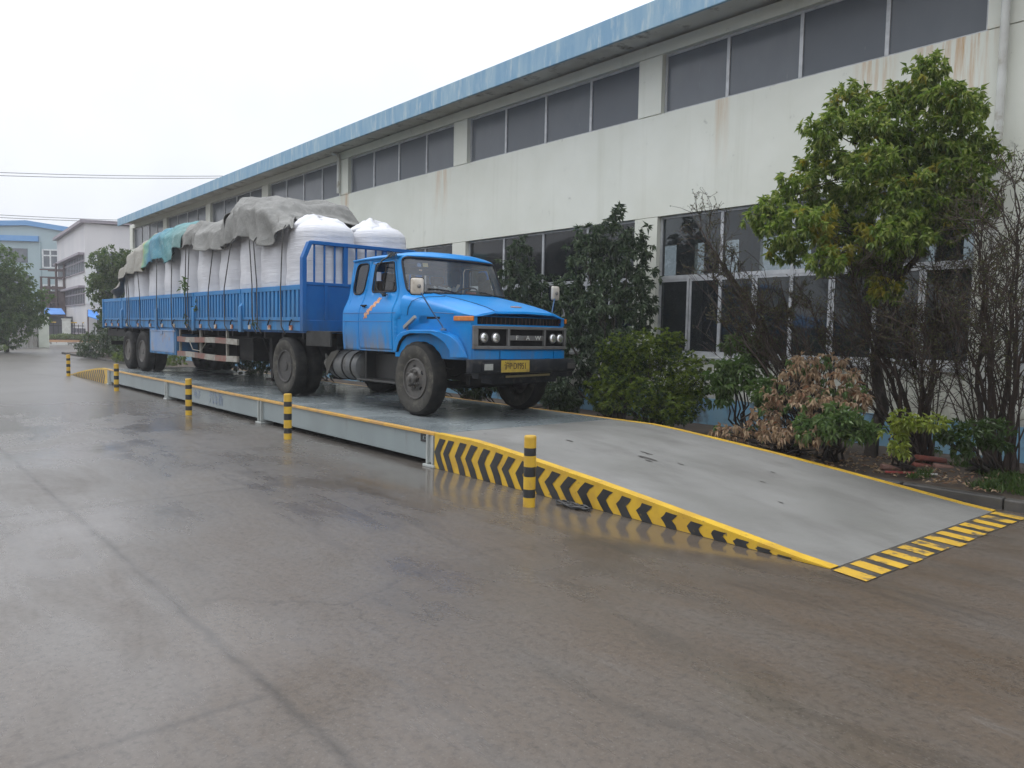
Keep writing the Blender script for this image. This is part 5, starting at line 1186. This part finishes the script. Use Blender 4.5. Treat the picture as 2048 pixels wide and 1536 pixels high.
def brick(p, rz, tilt, s, m, label):
    b_ = MB(); b_.box((-.12 * s, -.058, -.03), (.12 * s, .058, .03)); o = build('brick', b_, M[m], bevel=.02, seg=3); o.location = p; o.rotation_euler = (tilt, .1, rz); tag(o, label, 'brick', 'loose bricks on the bed')
brick((3.66, 3.98, .15), .7, 0, 1, 'brick2', 'single pinkish brick lying nearest the yellow ramp line')
brick((3.62, 4.78, .17), 1.2, .5, .8, 'brick2', 'pinkish brick leaning up at the left of the brick heap')
brick((3.80, 4.72, .21), .9, 0, 1.5, 'brick', 'long red brick on top of the brick heap')
brick((3.80, 4.45, .15), .9, 0, .9, 'brick', 'short red brick at the front of the brick heap')
brick((4.0, 4.58, .15), .6, 0, .9, 'brick2', 'brownish brick at the right end of the brick heap')
sc1 = MB(); sc1.obox((3.88, 3.80, .145), (.75, .65, .0), (-.65, .75, 0), (0, 0, 1), .20, .02, .012); tag(build('plastic_strip', sc1, mat('red plastic', (.42, .08, .07), .4), bevel=.006), 'thin red and pink plastic strip lying on the soil by the bricks', 'litter')
sc1 = MB(); sc1.obox((4.10, 3.90, .15), (.8, .6, .05), (-.6, .8, 0), (0, 0, 1), .10, .012, .008); tag(build('paper_scrap', sc1, M['white']), 'small white scrap lying next to the red strip', 'litter')
db = MB()
for (x, y, s) in ((2.20, 1.3, .10), (2.32, 1.22, .05), (2.05, 1.5, .07), (2.55, 1.45, .035), (3.4, 1.7, .03), (3.2, 2.2, .03), (3.9, 1.2, .025), (1.2, 1.1, .05), (.35, .5, .03)):
    z = ramp_interp(RPROF, x) + .006; n_ = 9; db.add([(x + s * rnd.uniform(.5, 1.1) * math.cos(2 * pi * k / n_) * 1.5, y + s * .45 * rnd.uniform(.4, 1.1) * math.sin(2 * pi * k / n_), ramp_interp(RPROF, x + s * 1.5 * math.cos(2 * pi * k / n_)) + .0045) for k in range(n_)], [tuple(range(n_))])
tag(build('mud_spots', db, mat('dark mud', (.06, .055, .05), .5), fix=False), 'dark mud spots trodden onto the ramp', 'mud', kind='stuff')
# sprig of leaves stuck on the trailer side
tw_ = MB(); ts_ = MB(); b0 = Vector((-9.32, -1.29, 1.95)); limb(ts_, b0, b0 + Vector((.05, -.02, .35)), .008, .004, .03, 6, 5)
for k in range(16): rosette(tw_, b0 + Vector((rnd.uniform(-.12, .16), rnd.uniform(-.04, .02), rnd.uniform(0, .38))), Vector((0, 0, 1)), 3, .11, .05, droop=.5)
r = tag(empty('leafy_twig', WT @ b0, TZ), 'leafy green twig stuck upright on the blue trailer side', 'twig')
o = build('leaves', tw_, G['broad'], r, fix=False); o.location = -b0; o = build('stem', ts_, M['bark'], r); o.location = -b0
for (x, z) in ((-9.3, 1.35), (-5.35, 1.35), (-8.6, 1.75)):
    tw_ = MB()
    for k in range(5): rosette(tw_, Vector((x + rnd.uniform(-.1, .1), -1.27, z + rnd.uniform(-.12, .12))), Vector((0, -.3, -.5)), 3, .08, .035, droop=.8)
    ts_ = MB(); limb(ts_, (x, -1.26, z + .15), (x + .04, -1.27, z - .15), .006, .003, .02, 5, 4)
    r = tag(empty('caught_sprig', WT @ Vector((x, -1.25, z)), TZ), {-9.3: 'withered sprig caught on the trailer side below the leafy twig', -5.35: 'small green sprig caught on the lower rail near the front ropes', -8.6: 'dark sprig caught near the top of the trailer side'}[x], 'sprig', 'sprigs caught on the trailer side')
    o = build('leaves', tw_, G['boxd'], r, fix=False); o.location = -Vector((x, -1.25, z)); o = build('stem', ts_, M['bark'], r); o.location = -Vector((x, -1.25, z))
# ------------------------------------------------------------------ plants and buildings at the far end
def tree(name, label, base, blobs, n, per, L, wd, mats, group=None):
    cr = MB(); tr = MB(); base = Vector(base); pts = blob_pts(blobs, n, .62, .3)
    for p, d in pts: rosette(cr, p, d, per, L, wd, droop=.5, mi=rnd.randrange(len(mats)))
    c = sum((b[0] for b in blobs), Vector((0, 0, 0))) / len(blobs); limb(tr, base, c, .13, .06, .1)
    for k in range(24): p, d = pts[rnd.randrange(len(pts))]; limb(tr, base.lerp(c, rnd.uniform(.4, 1)), p, .04, .012, .2, 5, 5)
    plant(name, label, 'tree', base, cr, mats, tr, None, group)
D2 = 46
tree('garden_tree', 'green tree at the far corner of the long factory behind the trailer tail', (-37.6, 4.9, .1),
     [B(222, 525, D2, 34, 26), B(212, 575, D2, 32, 34), B(240, 560, D2, 30, 40), B(225, 630, D2, 26, 34), B(195, 560, D2 - .5, 14, 14), B(250, 520, D2 + .5, 18, 18)], 750, 9, .20, .085, [G['far'], G['far2']])
shrub('dense_shrub', 'dense dark shrub on the kerb below the trailer tail', 'shrub', (-33.5, 4.3, .1),
      [B(205, 690, 42, 46, 28), B(240, 670, 41, 34, 36), B(180, 700, 43, 24, 18), B(255, 700, 39, 34, 26), B(225, 655, 42, 26, 20)], 620, 9, .14, .06, [G['osm'], G['boxd']], droop=.4, nl=12)
shrub('kerb_shrub', 'lighter green low shrub behind the rear trailer wheels', 'shrub', (-28.5, 4.3, .1), [B(250, 715, 37, 26, 14), B(290, 712, 35, 30, 16), B(345, 716, 30, 26, 14)], 160, 8, .13, .05, [G['far2'], G['box']], droop=.5, nl=8)
shrub('bed_shrub', 'low dark shrub seen under the trailer behind the landing legs', 'shrub', (-11, 4.4, .1), [B(500, 720, 22, 40, 30), B(560, 715, 21, 40, 30), B(650, 720, 19, 44, 30), B(430, 722, 25, 30, 24)], 620, 9, .10, .04, [G['boxd'], G['osm']], droop=.5, nl=10)
shrub('bed_shrub', 'dark shrub seen under the cab between the front wheels', 'shrub', (-4.2, 4.3, .1), [B(760, 740, 17, 50, 34), B(850, 750, 16, 50, 36), B(950, 760, 15.4, 50, 40), B(1050, 770, 15, 50, 34), B(1130, 800, 14, 34, 26)], 1100, 9, .10, .04, [G['boxd'], G['osm']], droop=.5, nl=14)
D3 = 52
tree('roadside_tree', 'big dense green tree at the left edge before the fence', (-44.6, 1.2, 0),
     [B(5, 560, D3, 42, 60), B(-45, 590, D3, 60, 80), B(40, 610, D3, 44, 46), B(10, 650, D3 - .5, 58, 36), B(62, 610, D3, 28, 26), B(-60, 660, D3, 60, 40)], 2200, 10, .20, .09, [G['far'], G['far']])
shrub('verge_plant', 'small light weeds at the left edge before the corrugated fence', 'weeds', at(2, 699, 46), [B(0, 695, 46, 16, 5)], 30, 7, .12, .04, [G['far2']], nl=4)
# corrugated fence with its end pillar
M['fence'] = mat('dull corrugated sheet', (.34, .34, .32), .6, col2=(.28, .275, .25), scale=.8, dirt=(.19, .17, .15), dscale=1.6, stretch=(1, 1, .4))
p0 = at(80, 688, 62); p1 = at(-120, 690, 56); p0.z = p1.z = 0
fr_ = tag(empty('corrugated_fence', p0), 'grey corrugated fence running out of frame behind the roadside tree', 'fence')
f = MB(); n = 150; V = []; F = []; dv = (p1 - p0); nv = Vector((-dv.y, dv.x, 0)).normalized()
for i in range(n + 1):
    q = dv * (i / n) + nv * (.03 if (i // 2) % 2 else -.03); V += [(q.x, q.y, 0.02), (q.x, q.y, 2.15)]
for i in range(n): F.append((2 * i, 2 * i + 2, 2 * i + 3, 2 * i + 1))
f.add(V, F); build('panel', f, M['fence'], fr_, fix=False, solid=.01)
f = MB(); f.obox((dv / 2) + Vector((0, 0, 2.18)), dv, nv, (0, 0, 1), dv.length / 2, .05, .03); build('top_rail', f, M['fence'], fr_)
M['pillar'] = mat('pale green pillar', (.55, .58, .50), .6, col2=(.47, .50, .43), scale=1.5)
def gpillar(u, vb, D, w_, h, label, m, zb=0):
    c = at(u, vb, D); c.z = zb; d = Vector((c.x - CAM.x, c.y - CAM.y, 0)).normalized(); s = Vector((-d.y, d.x, 0)); P = MB()
    P.obox((0, 0, h / 2), s, d, (0, 0, 1), w_ / 2, w_ / 2, h / 2); o = build('gate_pillar', P, m, bevel=.03); o.location = c
    c2 = MB(); c2.obox((0, 0, h + .041), s, d, (0, 0, 1), w_ / 2 + .05, w_ / 2 + .05, .04); build('cap', c2, m, o); tag(o, label, 'pillar', 'pillars at the far gate')
gpillar(88, 688, 62, .62, 2.2, 'pale green gate pillar at the end of the corrugated fence', M['pillar'])
gpillar(133, 660, 73, .62, 2.0, 'white gate pillar in the middle of the striped railing', M['white'])
def railing(u0, u1, D0_, D1_, label):
    a, b_ = at(u0, 660, D0_), at(u1, 660, D1_); a.z = b_.z = 0; r = tag(empty('railing', a), label, 'railing', 'black and yellow railings at the gate'); d = b_ - a; n = max(2, int(d.length / .28))
    k = MB()
    for i in range(n + 1): q = d * (i / n); k.box((q.x - .02, q.y - .02, .55), (q.x + .02, q.y + .02, 1.72 if i % 2 else 1.62))
    for z in (.7, 1.5): k.tube([(0, 0, z), tuple(d + Vector((0, 0, z)))], .03, 5)
    build('bars', k, M['void'], r); y = MB()
    for i in range(0, n, 3): q = d * (i / n); q2 = d * ((i + 1.6) / n); y.tube([(q.x, q.y, 1.76), (q2.x, q2.y, 1.76)], .045, 5)
    build('yellow_caps', y, M['yellow'], r)
railing(97, 126, 73, 73, 'short black and yellow railing left of the white gate pillar')
railing(141, 204, 73, 74, 'long black and yellow railing right of the white gate pillar')
def strip(name, u0, u1, D, z0, z1, depth, m, st=True):
    a, b_ = at(u0, 670, D), at(u1, 670, D + 1); a.z = b_.z = 0; d = b_ - a; nv = Vector((d.y, -d.x, 0)).normalized(); k = MB(); k.obox((a + b_) / 2 + Vector((0, 0, (z0 + z1) / 2)), d, nv, (0, 0, 1), d.length / 2, depth, (z1 - z0) / 2); o = build(name, k, m)
    if st: struct(o)
    return o
strip('far_kerb', 96, 240, 70, -.02, .22, .2, mat('whitened kerb', (.55, .55, .52), .6, col2=(.2, .19, .17), scale=2.4, lo=.5, hi=.55))
strip('far_kerb_top', 96, 240, 70.7, -.02, .38, .25, mat('orange kerb', (.50, .26, .12), .6, col2=(.4, .24, .14), scale=2))
strip('far_bed', 94, 260, 71.5, -.02, .45, .5, M['soil'])
hg = MB()
for k in range(700): p = at(rnd.uniform(96, 240), 670, 71.5 + rnd.uniform(-.5, .9)); p.z = rnd.uniform(.35, .75 + .15 * noise.noise((p.x, p.y, 0))); rosette(hg, p, Vector((0, 0, 1)), 5, .17, .07)
tag(build('hedge', hg, [G['far2']], fix=False), 'low trimmed hedge strip at the foot of the gate railing', 'hedge')
# far factory buildings
def house(name, label, O, ang, parts):
    return None
M['bluewall'] = mat('pale blue wall sheet', (.34, .43, .45), .6, col2=(.31, .40, .42), scale=.6)
M['whitewall'] = mat('pale grey wall sheet', (.60, .58, .58), .6, col2=(.53, .52, .53), scale=.5, stretch=(1, 1, .3))
M['lowwhite'] = mat('white rendered wall', (.62, .63, .62), .6, col2=(.56, .57, .56), scale=.5)
M['farglass'] = mat('far dark window glass', (.10, .115, .135), .2, col2=(.14, .15, .165), scale=1.2)
M['farblue'] = mat('blue roof sheet', (.12, .29, .56), .5, col2=(.15, .33, .58), scale=.5)
M['whiteframe'] = mat('white window bars', (.66, .68, .68), .5)
M['mauve'] = mat('mauve eave', (.30, .26, .29), .6)
def frame_at(u, D, rz):
    c = at(u, 660, D); c.z = 0; return c
# blue roofed hall, gable towards the yard.  local x to the right along the front, y away
c = frame_at(58, 95, 0); vx = Vector((RGT.x, RGT.y, 0)).normalized(); ang = math.atan2(vx.y, vx.x) - R_(36.6) + R_(0)
ang = math.atan2((at(150, 600, 93) - at(0, 600, 96)).y, (at(150, 600, 93) - at(0, 600, 96)).x)
bh = tag(empty('blue_roofed_hall', c, ang), 'pale blue three-storey hall with blue gable roof edge at far left', 'building')
def px(mpp): return mpp
k = .0608                                         # metres to a pixel at this distance
wl = MB(); xl, xr = -9.5, 6.3
wl.prism([(xl, 0), (xr, 0), (xr, 10.95), (0, 11.65), (xl, 11.25)], 0, 22); build('wall', wl, M['bluewall'], bh)
rf = MB(); rf.loft([[(x, -.25, z), (x, 22.2, z), (x, 22.2, z + .5), (x, -.25, z + .5)] for x, z in ((xl - .2, 11.12), (0, 11.62), (xr + .3, 10.75))], close=True); build('roof', rf, M['farblue'], bh)
s = MB(); s.box((xl, -.30, 10.0), (1.15, -.02, 10.55)); build('blue_band', s, M['farblue'], bh)
def fwin(x0, x1, z0, z1, nx, nz, parent, y=-.02, frame=True, m=None):
    f_ = MB(); p_ = MB(); p_.box((x0, y, z0), (x1, y + .015, z1)); t2 = .07
    for i in range(nx + 1): x = x0 + (x1 - x0) * i / nx; f_.box((x - t2, y - .05, z0 - t2), (x + t2, y - .002, z1 + t2))
    for j in range(nz + 1): z = z0 + (z1 - z0) * (j / nz if nz != 2 else (0, .68, 1)[j]); f_.box((x0, y - .047, z - t2), (x1, y - .005, z + t2))
    o = build('window', f_, m or M['whiteframe'], parent); build('pane', p_, M['farglass'], o)
fwin(-3.4, -.05, 7.9, 9.2, 2, 1, bh, m=M['farglass']); fwin(1.5, 3.7, 7.4, 9.2, 3, 2, bh); fwin(4.1, 5.4, 7.4, 9.2, 2, 2, bh); fwin(-2.2, .1, 4.3, 6.5, 2, 1, bh, m=M['farglass']); fwin(1.5, 3.7, 3.6, 5.6, 3, 2, bh); fwin(4.1, 5.4, 3.6, 5.6, 2, 2, bh); fwin(-8.5, -5, 7.9, 9.2, 2, 1, bh, m=M['farglass'])
dp = MB(); dp.box((1.2, -.12, 0), (1.32, -.01, 10.0)); build('drainpipe', dp, M['bluewall'], bh)
# white hall, corner towards the yard: one face receding to the left, one to the right
D4 = 72; c0 = at(173, 650, D4); c0.z = 0; la = R_(176.6)
wh = tag(empty('white_hall', c0, la), 'pale white hall with window strips between the blue hall and the trailer', 'building')
# local x runs away along the left face, local y towards the left of the picture -> right face is -y
Hh = 9.75; Lx, Ly = 17.5, 14
wl = MB(); wl.prism([(0, 3.3), (0, Hh), (Lx, Hh), (Lx, 3.3)], -Ly, 0); wl.box((.02, -Ly + .02, 0), (Lx - .02, -.02, 3.3)); build('wall', wl, M['whitewall'], wh)
lw = MB(); lw.box((-.03, -Ly, 3.31), (0, 0, 7.15)); build('lower_wall', lw, M['lowwhite'], wh)
rf = MB(); rf.loft([[(-.3, y, z), (Lx, y, z), (Lx, y, z + .25), (-.3, y, z + .25)] for y, z in ((.35, Hh - .02), (-Ly - .3, Hh + .45))], close=True); build('roof', rf, M['mauve'], wh)
def sidewin(x0, x1, z0, z1, hood=True):
    f_ = MB(); p_ = MB(); p_.box((x0, .01, z0), (x1, .03, z1)); 
    if hood: f_.box((x0 - .1, .005, z1), (x1 + .1, .45, z1 + .18))
    f_.box((x0, .031, z1 - .5), (x1, .06, z1 - .38)); f_.box((x0, .031, z0 - .06), (x1, .07, z0 + .04))
    n = int((x1 - x0) / .9)
    for i in range(n + 1): x = x0 + (x1 - x0) * i / n; f_.box((x - .03, .0305, z0), (x + .03, .055, z1))
    o = build('window', f_, M['mauve'], wh); build('pane', p_, M['farglass'], o)
sidewin(.6, 16.5, 5.9, 7.25); sidewin(.6, 13.5, 3.3, 4.6); sidewin(.5, 9, .5, 1.3, False)
def frontwin(y0, y1, z0, z1, n):
    f_ = MB(); p_ = MB(); p_.box((-.045, y0, z0), (-.031, y1, z1))
    for i in range(n + 1): y = y0 + (y1 - y0) * i / n; f_.box((-.10, y - .05, z0), (-.047, y + .05, z1))
    for z in (z0, z0 + (z1 - z0) * .66, z1): f_.box((-.095, y0, z - .05), (-.05, y1, z + .05))
    o = build('window', f_, M['whiteframe'], wh); build('pane', p_, M['farglass'], o)
frontwin(-2.4, -.75, 5.5, 7.5, 2); frontwin(-5.0, -3.1, 5.5, 7.5, 3); frontwin(-2.4, -.75, 1.6, 3.0, 2)
# brown stair frame between the halls
ca = at(107, 650, 84); ca.z = 0
sf = tag(empty('stair_tower', ca, ang), 'rusty brown open stair frame standing between the two far halls', 'stair tower')
fr2 = MB()
for x in (-1.0, -.35, .3, 1.0):
    for y in (0, 1.6): fr2.box((x - .07, y - .07, 0), (x + .07, y + .07, 7.2 if x > 0 else 5.9))
for z in (2.5, 3.6, 5.0, 5.9, 6.6): 
    for y in (0, 1.6): fr2.box((-1.1, y - .05, z - .06), (1.1, y + .05, z + .06))
M['rust'] = mat('rusty brown steel', (.085, .055, .055), .8, col2=(.12, .08, .075), scale=2); build('frame', fr2, M['rust'], sf)
pn = MB(); pn.box((-1.05, .1, 2.0), (-.40, .14, 4.7)); pn.box((.35, .1, 2.0), (1.05, .14, 4.7)); pn.box((-1.05, 1.66, 2.0), (1.05, 1.7, 4.7)); pn.box((-1.1, -.1, 4.85), (1.1, 1.7, 5.0)); build('cladding', pn, M['rust'], sf)
st_ = MB()
for i in range(14): st_.box((-1.0 + i * .14, .4, 2.6 + i * .17), (-.86 + i * .14, 1.3, 2.64 + i * .17))
build('steps', st_, M['rust'], sf)
# blue awnings
M['awning'] = mat('bright blue awning sheet', (.055, .22, .62), .5, col2=(.08, .27, .66), scale=1.5)
def awning(u0, u1, v0, v1, D, label, slope):
    a, b_ = at(u0, v1, D), at(u1, v1, D); h = at(u0, v0, D).z; r = tag(empty('awning', (a.x, a.y, 0)), label, 'awning', 'blue awnings before the far halls'); d = Vector((b_.x - a.x, b_.y - a.y, 0)); nv = Vector((d.y, -d.x, 0)).normalized(); 
    if nv.dot(Vector((CAM.x - a.x, CAM.y - a.y, 0))) < 0: nv = -nv
    m_ = MB(); P = [Vector((0, 0, a.z)) + nv * .2, d + Vector((0, 0, b_.z - slope)) + nv * .2, d * .82 + Vector((0, 0, h - slope * .5)) - nv * 1.6, Vector((0, 0, h)) - nv * 1.6]
    m_.add([p for p in P] + [p - Vector((0, 0, .06)) for p in P], [(0, 1, 2, 3), (7, 6, 5, 4), (0, 4, 5, 1), (1, 5, 6, 2), (2, 6, 7, 3), (3, 7, 4, 0)]); build('sheet', m_, M['awning'], r)
    for p in P: l = MB(); l.tube([(p.x * .97, p.y * .97, 0), (p.x * .97, p.y * .97, p.z - .06)], .05, 6); build('post', l, M['rust'], r)
awning(88, 131, 615, 628, 79, 'blue sloping awning below the rusty stair frame', 0)
awning(176, 200, 618, 632, 70, 'blue awning in front of the white hall beside the tree', .3)
sh = MB(); a, b_ = at(96, 645, 80), at(160, 645, 80); sh.obox(((a.x + b_.x) / 2, (a.y + b_.y) / 2, 1.15), (b_.x - a.x, b_.y - a.y, 0), (-(b_.y - a.y), b_.x - a.x, 0), (0, 0, 1), 2.6, .3, 1.15)
tag(build('storage_shed', sh, mat('dark shed wall', (.06, .065, .075), .7, col2=(.09, .09, .1), scale=1), bevel=.05), 'dark low shed behind the striped railing under the blue awning', 'shed')

# street lamp on the white hall
lp = MB(); p_ = at(146, 552, 80); lp.tube([(0, 0, .3), (0, 0, -1.2)], .05, 6); lp.tube([(0, 0, -.0), (-.35, -.3, .05)], .05, 6); lp.box((-.75, -.45, .0), (-.25, -.2, .09)); o = build('wall_lamp', lp, M['farglass']); o.location = p_; tag(o, 'grey lamp arm standing out from the white hall face', 'lamp')
# overhead cables
def cable(pts, label, r=.022):
    m_ = MB(); Q = []
    for a, b_ in zip(pts, pts[1:]):
        for k in range(12):
            q = k / 12; p = a.lerp(b_, q); p.z -= .5 * 4 * q * (1 - q) * (a - b_).length / 60; Q.append(p)
    Q.append(pts[-1]); m_.tube(Q, r, 5); tag(build('power_cable', m_, M['cable'], smooth=60), label, 'cable', 'overhead cables at the upper left')
M['cable'] = mat('grey cable', (.16, .16, .175), .6)
cable([at(-160, 338, 62), at(460, 352, 62)], 'upper overhead cable of the higher pair crossing to the roof')
cable([at(-160, 345, 62), at(460, 356, 62)], 'lower overhead cable of the higher pair crossing to the roof')
cable([at(-160, 420, 66), at(420, 444, 66)], 'upper overhead cable of the lower pair above the blue hall')
cable([at(-160, 426, 66), at(420, 447, 66)], 'lower overhead cable of the lower pair above the blue hall')
# ------------------------------------------------------------------ rain haze
hz = MB(); hz.box((-130, -60, -1.0), (30, 60, 13.2)); ho = build('haze', hz, [], fix=True); ho['kind'] = 'stuff'
m = bpy.data.materials.new('haze air'); m.use_nodes = True; t = m.node_tree; t.nodes.clear(); o_ = t.nodes.new('ShaderNodeOutputMaterial'); v = t.nodes.new('ShaderNodeVolumePrincipled')
v.inputs['Color'].default_value = (.93, .94, .96, 1); v.inputs['Density'].default_value = HAZE; v.inputs['Anisotropy'].default_value = .2; t.links.new(v.outputs[0], o_.inputs['Volume']); ho.data.materials.append(m)
